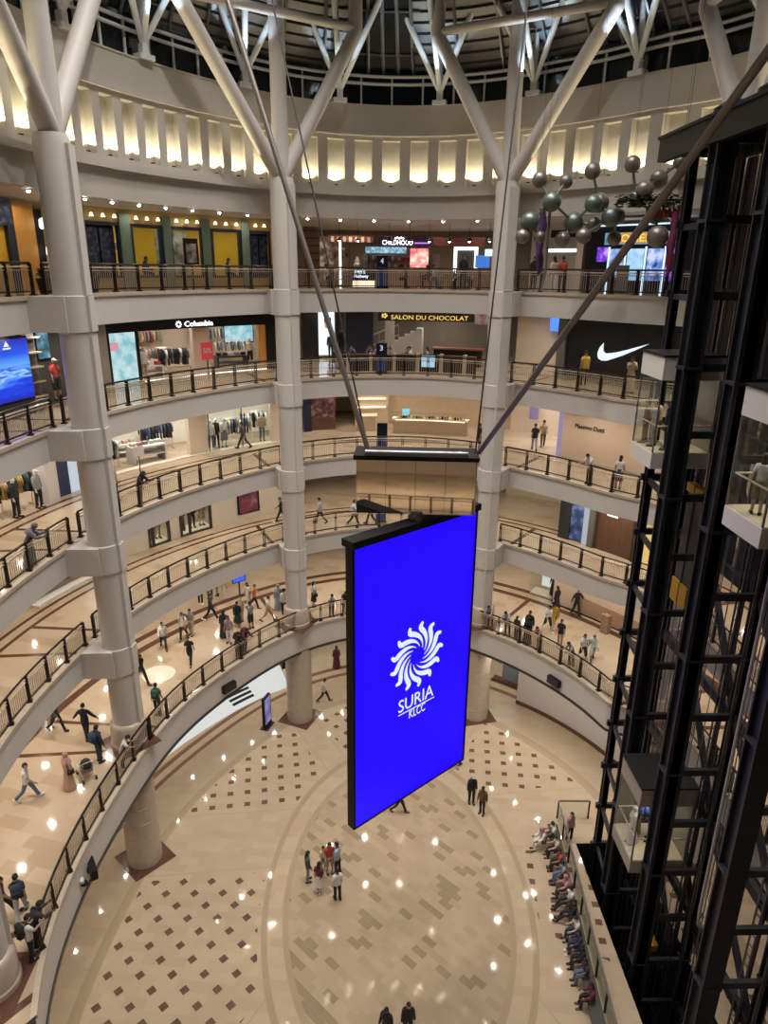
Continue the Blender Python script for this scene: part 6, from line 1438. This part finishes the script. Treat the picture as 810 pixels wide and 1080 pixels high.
for k, (a, m) in enumerate(((140.3, M['white']),)):
    t = thing('notice_stand', 'white notice board on a pole before the white shop', 'sign', base_at('2', a, 4.4)); part(t, 'board', '2', a-1.2, a+1.2, .95, 1.5, 4.4, .04, m); part(t, 'pole', '2', a-.1, a+.1, 0, .95, 4.41, .03, M['rim'])
for a in (110, 116, 121, 128, 134, 140): shoplight('2', a, 6.6, 120)
for a in (113, 132): shoplight('2', a, 4.6, 80)
# clothes shop left of the big column
t = thing('corner_clothes_shop', 'corner clothes shop with a white pier and navy panel', 'shop front', base_at('2', 160, 4.2))
part(t, 'pier', '2', 159.8, 162.4, 0, 3.5, 4.2, .5, M['white']); part(t, 'navy_panel', '2', 155.9, 159.8, 0, 3.5, 4.6, .2, mat('navy panel', (.02, .04, .11), .4)); part(t, 'lit_wall', '2', 151.5, 155.9, 0, 3.5, 4.7, .2, emis('lit wall', (.7, .8, .88), .8))
rack('2', 166.5, 5., 2.2, 76, 11, ['black', 'mustard', 'tan', 'charcoal', 'green'], 'coat', 'rack of dark coats beside the white pier', 's', 1.7)
rack('2', 171.5, 5.2, 2., 82, 10, ['black', 'tan', 'slate'], 'coat', 'rack of coats at the left edge of the second gallery', 's', 1.7)
for a, of, lab in ((164.2, 'l:grey p:black c:white', 'mannequin in grey top and white cap by the white pier'), (169.3, 'l:black p:black', 'mannequin in black between two coat racks')): person('stand', of, pos(a, 4.3, '2'), a+180, lab, 1.05, 'shop mannequins', 'mannequin', MATS['mannequin white'])
for a in (158, 165, 172): shoplight('2', a, 5, 100)
# pale wood kiosk in the middle
pw = mat('pale wood', (.52, .40, .28), .4, var=.12, nscale=2)
t = thing('sweets_kiosk', 'long pale wood kiosk counter with glass display and lit goods', 'kiosk', base_at('2', 77, 6))
part(t, 'counter', '2', 70.2, 84.2, 0, .95, 6, .7, pw); part(t, 'top', '2', 70, 84.4, .95, 1.0, 5.95, .8, mat('kiosk top', (.72, .64, .52), .25)); part(t, 'glass_case', '2', 70.6, 83.8, 1.0, 1.4, 6.05, .5, M['glass']); part(t, 'lit_strip', '2', 70.6, 83.8, .9, .94, 5.97, .03, M['warmglow'])
for k in range(6): part(t, 'groove', '2', 70.2, 84.2, .12+k*.14, .135+k*.14, 5.985, .03, mat('wood groove', (.34, .25, .17), .5))
for k in range(26):
    a = 71+k*.49; p = pos(a, 6.3+RND.uniform(-.12, .12), '2', 1.0); mb = MB(); hh = RND.uniform(.1, .24); mb.lathe([(.07, 0), (.08, hh*.7), (.04, hh*.85), (.045, hh)], p, 8)
    o = mb.build('jar', [mat('jar white', (.75, .7, .62), .3), cl('rose'), cl('red'), cl('black'), cl('mustard')][k % 5], loc=p, smooth=True); tag(o, 'small jar on the pale wood kiosk counter', 'jar', 'jars on the kiosk counter')
t = thing('side_kiosk', 'pale wood side counter left of the long kiosk', 'kiosk', base_at('2', 90, 5.5)); part(t, 'counter', '2', 87.6, 91.3, 0, 1.0, 6.6, .8, pw); part(t, 'shelf_wall', '2', 85.6, 91.5, 0, 3.2, 8.6, .2, pw); part(t, 'top', '2', 87.4, 91.5, 1., 1.06, 6.5, 1., MATS['kiosk top'])
for z in (1.3, 1.9): part(t, 'shelf', '2', 86, 91, z, z+.05, 8.35, .25, M['warmglow'])
mb = MB(); AP(mb, '2', 64, 87, 0, 3.57, 9.4, .2); struct(mb.build('wall_kiosk_back', pw))
t = thing('small_till_screen', 'little pale blue till screen above the kiosk counter', 'screen', pos(82, 6.4, '2', 1.0)); part(t, 'screen', '2', 81.2, 82.6, 1.15, 1.6, 6.4, .05, emis('till screen', (.3, .7, .85), 1.)); part(t, 'stand', '2', 81.8, 82, 1., 1.15, 6.42, .05, M['rim'])
t = thing('wall_poster', 'dark poster on the wall right of the second column', 'poster', pos(98.2, 7.5, '2')); part(t, 'print', '2', 95.6, 99.8, .9, 2.4, 7.5, .08, picmat('dark art', (.03, .015, .02), (.1, .04, .05), (.3, .22, .2), 2.5, 0)); part(t, 'pier', '2', 99.8, 101.3, 0, 3.5, 7.3, .4, NVY); part(t, 'backing', '2', 95.2, 99.8, .0, 3.5, 7.6, .2, M['wood'])
for a in (73, 78, 83, 90): shoplight('2', a, 6.8, 80, (1, .86, .66))
for a in (97, 90): shoplight('2', a, 4, 60)
# cream hoarding
t = thing('cream_hoarding', 'cream shop hoarding with small black lettering', 'hoarding', base_at('2', 41, 4)); part(t, 'wall', '2', 24, 49.2, 0, 3.56, 4, .2, mat('hoarding cream', (.60, .47, .36), .5, var=.03)); part(t, 'baseboard', '2', 24, 49.2, 0, .12, 3.97, .04, M['curb']); wtext('Massimo Dutti', '2', 46.6, 40.7, 1.95, 2.2, 3.98, M['black'], t); part(t, 'lit_edge', '2', 49.2, 50.2, 0, 3.5, 4.1, .2, emis('lavender edge', (.45, .4, .7), .6))
for a in (53, 57): shoplight('2', a, 6, 130, (1, .95, .92)); shoplight('2', a, 9, 130, (1, .95, .92))
shoplight('2', 40, 2.4, 55)
t = thing('corridor_banner', 'violet banner hanging at the mouth of the bright corridor', 'banner', pos(58.3, 7, '2')); part(t, 'cloth', '2', 57.6, 59.2, 1.4, 3.2, 7, .05, mat('violet cloth', (.2, .16, .34), .7)); part(t, 'rod', '2', 57.4, 59.4, 3.2, 3.26, 7, .05, M['rim'])

# ---------------- first gallery
cw_ = mat('cream hoarding wall', (.60, .54, .46), .5, var=.03)
mb = MB()
for a0, a1, z0, z1 in ((106.5, 123.6, 0, 3.5), (131.2, 133.6, 0, 3.5), (138.8, 146, 0, 3.5), (123.6, 131.2, 2.1, 3.5), (133.6, 138.8, 2.1, 3.5)): AP(mb, '1', a0, a1, z0, z1, 5, .2)
struct(mb.build('wall_first_gallery_cream', cw_))
for a0, a1, lab in ((123.6, 131.2, 'wide dark framed shop window in the cream wall'), (133.6, 138.8, 'narrow dark framed shop window in the cream wall')):
    t = thing('shop_window', lab, 'shop window', base_at('1', (a0+a1)/2, 5), 0, 'windows in the cream wall'); mb = MB()
    for q0, q1 in ((a0, a0+.5), (a1-.5, a1), ((a0+a1)/2+1.2, (a0+a1)/2+1.6)): AP(mb, '1', q0, q1, 0, 2.1, 4.95, .2)
    AP(mb, '1', a0, a1, 2.0, 2.1, 4.95, .2); AP(mb, '1', a0, a1, 0, .08, 4.95, .2); mb.build('frame', M['rim'], t); part(t, 'pane', '1', a0+.5, a1-.5, .08, 2.0, 5.05, .02, M['glass'])
    part(t, 'display_floor', '1', a0, a1, 0.02, .06, 5.2, 1.2, mat('lit floor', (.75, .66, .5), .4)); shoplight('1', (a0+a1)/2, 5.8, 70, z=2.3, size=.5)
for a, of, lab in ((129.6, 'd:darkbrown', 'mannequin in dark brown dress in the wide window'), (127., 'l:black p:black', 'mannequin in black in the wide window'), (124.9, 'l:rose k:tan', 'mannequin in rose top in the wide window'), (137.3, 'd:grey', 'mannequin in grey dress in the narrow window'), (135., 'l:cream p:tan', 'mannequin in cream top in the narrow window')):
    person('stand', of, pos(a, 5.8, '1', .07), a+180, lab, 1., 'shop mannequins', 'mannequin', MATS['mannequin white'])
t = thing('wall_poster', 'framed red and blue poster on the cream wall', 'poster', pos(115, 4.9, '1', .4)); part(t, 'frame', '1', 112.5, 117.5, .42, 1.9, 4.93, .06, M['black']); part(t, 'print', '1', 112.9, 117.1, .5, 1.82, 4.9, .03, picmat('red blue art', (.03, .05, .12), (.4, .04, .05), (.35, .6, .6), 1.1, .45))
t = thing('corner_shop_window', 'dark shop window with a white lit sill by the big column', 'shop window', base_at('1', 156, 4.5)); part(t, 'glass', '1', 146.5, 168, .5, 3.4, 4.6, .05, M['black']); part(t, 'sill', '1', 146.5, 168, 0, .12, 4.3, .5, M['white']); part(t, 'lit_panel', '1', 150, 156, .5, 3., 4.55, .05, emis('lit wall', (.7, .8, .88), .8))
t = thing('blue_shop_window', 'shop window with blue display and white panel on the first gallery', 'shop window', base_at('1', 42, 3.2))
part(t, 'window', '1', 41.4, 44.2, .1, 3.0, 3.2, .06, picmat('blue window', (.02, .03, .06), (.05, .12, .35), (.45, .5, .6), 1.6, .6)); part(t, 'white_panel', '1', 39.9, 41.4, 0, 3.2, 3.18, .1, emis('white panel', (.6, .68, .75), .7)); part(t, 'dark_pier', '1', 44.2, 46.6, 0, 3.4, 3.1, .3, M['paneldark']); part(t, 'pier', '1', 38.7, 39.9, 0, 3.4, 3.0, .4, mat('grey pillar', (.14, .13, .13))); part(t, 'header', '1', 39.9, 44.2, 3., 3.45, 3.15, .2, M['black'])
t = thing('brown_shutter', 'closed brown wood shutter with a small white sign', 'shutter', base_at('1', 34.5, 3)); part(t, 'panel', '1', 30.7, 38.6, 0, 2.5, 3.2, .1, M['wood']); part(t, 'surround', '1', 30.4, 38.7, 2.5, 3.45, 3.15, .2, M['cream']); part(t, 'sign', '1', 34.2, 36.4, 2.2, 2.42, 3.15, .05, M['whiteglow'])
for k in range(5): part(t, 'batten', '1', 32+k*1.3, 32.1+k*1.3, 0, 2.5, 3.18, .03, M['joint'])
t = thing('yellow_shop_window', 'warm yellow lit shop window behind the lift tower', 'shop window', base_at('1', 27, 3)); part(t, 'lit_wall', '1', 22, 30, 0, 2.6, 3.6, .1, emis('yellow lit wall', (.9, .6, .2), .9)); part(t, 'frame', '1', 30, 30.4, 0, 3.4, 3.1, .3, M['rim'])
for a in (35, 43, 53): shoplight('1', a, 1.8, 45)
for a in (72, 86, 98, 112, 125, 150, 165): shoplight('1', a, 4.4, 45, (1, .88, .7))

# ---------------- ground gallery
t = thing('cream_hoarding', 'low cream hoarding with a dark base on the ground gallery', 'hoarding', base_at('G', 38, 4.05)); part(t, 'wall', 'G', 24, 47.8, 0, 3.6, 4.05, .2, mat('hoarding cream', (.6, .47, .36))); part(t, 'base', 'G', 24, 47.8, 0, .1, 4.0, .05, M['black']); part(t, 'brown_panel', 'G', 24, 42, .1, 1.1, 4.01, .03, mat('tan panel', (.36, .24, .16), .45))
t = thing('fashion_window', 'lit fashion window beside the cream hoarding on the ground gallery', 'shop window', base_at('G', 50.5, 4.4)); part(t, 'pane', 'G', 48, 53.5, 0.1, 3.2, 4.4, .03, M['glass']); part(t, 'back', 'G', 49.9, 52.4, .3, 3.0, 5.5, .1, emis('window glow', (.85, .85, .75), .9)); part(t, 'frame', 'G', 47.8, 48.2, 0, 3.4, 4.2, .2, M['rim']); part(t, 'plinth', 'G', 48.2, 53.5, 0, .09, 4.45, 1., M['cream'])
person('stand', 'd:black', pos(49.0, 4.95, 'G', .1), 228, 'mannequin in black dress in the fashion window', 1.05, 'shop mannequins', 'mannequin', M['black'])
t = thing('paper_bag_stand', 'tan bag shaped stand before the low cream hoarding', 'stand', base_at('G', 33.6, 3)); part(t, 'body', 'G', 33., 34.6, 0, 1.2, 3, .35, mat('bag tan', (.3, .2, .13), .6)); p = pos(33.8, 3.15, 'G', 1.2); mb = MB(); mb.tube([p+Vector((.15*cos(q), 0, .2*sin(q))) for q in (0, .8, 1.57, 2.3, PI)], .015, 5); mb.build('handle', M['wood'], t)
t = thing('digital_display', 'small blue video display standing on the ground gallery', 'screen', pos(118.6, 4.6, 'G')); part(t, 'screen', 'G', 117.2, 120, 1.0, 1.75, 4.6, .06, emis('display blue', (.03, .1, .75), 1.3)); part(t, 'frame', 'G', 117., 120.2, .92, 1.83, 4.66, .06, M['black']); part(t, 'stand', 'G', 118.4, 118.8, 0, .95, 4.66, .05, M['rim'])
for a in (112, 125, 140, 155, 60, 75, 92, 170, 185): shoplight('G', a, 5, 60, (1, .9, .74))

mb = MB(); mb.lathe([(.85, .0), (.85, .012)], Vector((-10.75, 5.4, 6.671)), 28); o = mb.build('floor_sticker', mat('pale sticker', (.66, .60, .5), .2), loc=(-10.75, 5.4, 6.671)); tag(o, 'pale round floor sticker near the big column on the ground gallery', 'floor sticker')
# ---------------- concourse under the ground gallery
t = thing('lit_display_platform', 'white lit display platform with black slots under the ground gallery', 'platform', base_at('C', 128, 4)); part(t, 'deck', 'C', 109.5, 160, 0, .1, 2.35, 4.6, emis('lit deck', (.86, .87, .85), .85))
for k in range(3): part(t, 'slot', 'C', 118.8, 125., .1, .112, 2.75+k*.5, .28, M['black'])
for k, (a, dr) in enumerate(((114.5, 4.8), (118.8, 5.2), (122.6, 5.0), (134, 5.2))):
    t = thing('display_counter', ('small white counter nearest the second column on the lit platform', 'white counter second from the second column on the lit platform', 'white counter third from the second column on the lit platform', 'white counter beyond the black slots on the lit platform')[k], 'counter', base_at('C', a, dr)); part(t, 'body', 'C', a-1.2, a+1.2, .1, .95, dr, .6, M['white']); part(t, 'lit_top', 'C', a-1.3, a+1.3, .95, 1.0, dr-.05, .7, M['whiteglow'])
part(thing('shop_partition', 'dark shop partition behind the white lit platform', 'partition', base_at('C', 108.6, 5)), 'panel', 'C', 107.8, 109.2, 0, 4.9, 4.6, 1.4, M['black'])
t = thing('led_totem', 'slim purple video totem standing by the column pier', 'totem', (-5.95, 10.0, .0), rad(-20)); w = lambda v: wmat(t) @ Vector(v)
mb = MB(); mb.box(w((0, 0, 1.12)), (.16, .85, 2.1), rz=rad(-20)); mb.build('body', M['black'], t); mb = MB(); mb.box(w((.09, 0, 1.2)), (.02, .7, 1.75), rz=rad(-20)); mb.build('screen', picmat('lilac screen', (.12, .1, .3), (.25, .22, .5), (.4, .4, .65), 1.5, .9), t); mb = MB(); mb.box(w((0, 0, .035)), (.5, .95, .07), rz=rad(-20)); mb.build('foot', M['rim'], t)
t = thing('glowing_shop_window', 'shop window with green and blue lit panels under the ground gallery', 'shop window', base_at('C', 56, 2.3)); part(t, 'green_panel', 'C', 57.2, 58.8, 1.2, 3.4, 3.6, .06, picmat('green panel', (.05, .25, .12), (.15, .6, .3), (.5, .9, .6), 2, 1.)); part(t, 'blue_panel', 'C', 52.6, 57., 1.9, 3.4, 3.4, .06, emis('sky blue panel', (.22, .5, .75), .9)); part(t, 'grey_panel', 'C', 52.6, 57., .2, 1.9, 3.42, .06, mat('blue grey panel', (.2, .26, .3), .4)); part(t, 'frame', 'C', 52.1, 52.6, 0, 3.9, 3.1, .4, M['black']); part(t, 'base', 'C', 52.1, 59, 0, .2, 3.1, .5, M['brown'])
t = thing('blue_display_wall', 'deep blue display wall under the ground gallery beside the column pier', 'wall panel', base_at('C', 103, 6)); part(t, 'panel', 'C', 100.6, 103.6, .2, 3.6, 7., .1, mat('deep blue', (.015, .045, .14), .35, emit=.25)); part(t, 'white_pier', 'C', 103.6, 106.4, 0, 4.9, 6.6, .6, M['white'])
for a in (95, 100, 112, 118, 126, 135, 56, 64, 75): shoplight('C', a, 4.5, 85, (1, .95, .86))

# ------------------------------------------------------------------ camera and view
cam = bpy.data.cameras.new('camera'); co = bpy.data.objects.new('camera', cam); COL.objects.link(co)
fw = Vector((.02889408, .94395273, -.32881358)); up = Vector((-.00069725, .32896988, .94434016)); rt = fw.cross(up).normalized(); up = rt.cross(fw)
# the picture is turned .62 degrees about the line of sight
mx = Matrix((rt, up, -fw)).transposed().to_4x4(); mx.translation = Vector((.05089603, -26.62800544, 26.88149139)); co.matrix_world = mx
cam.sensor_fit = 'HORIZONTAL'; cam.sensor_width = 36; cam.lens = 732.19318/810*36; cam.clip_start = .1; cam.clip_end = 300
SC.camera = co
SC.view_settings.view_transform = 'Standard'; SC.view_settings.look = 'None'; SC.view_settings.gamma = 1; SC.view_settings.use_curve_mapping = False
SC.view_settings.exposure = -.13
cy = SC.cycles; cy.max_bounces = 6; cy.diffuse_bounces = 3; cy.glossy_bounces = 3; cy.transparent_max_bounces = 12; cy.sample_clamp_indirect = 4; cy.caustics_reflective = False; cy.caustics_refractive = False
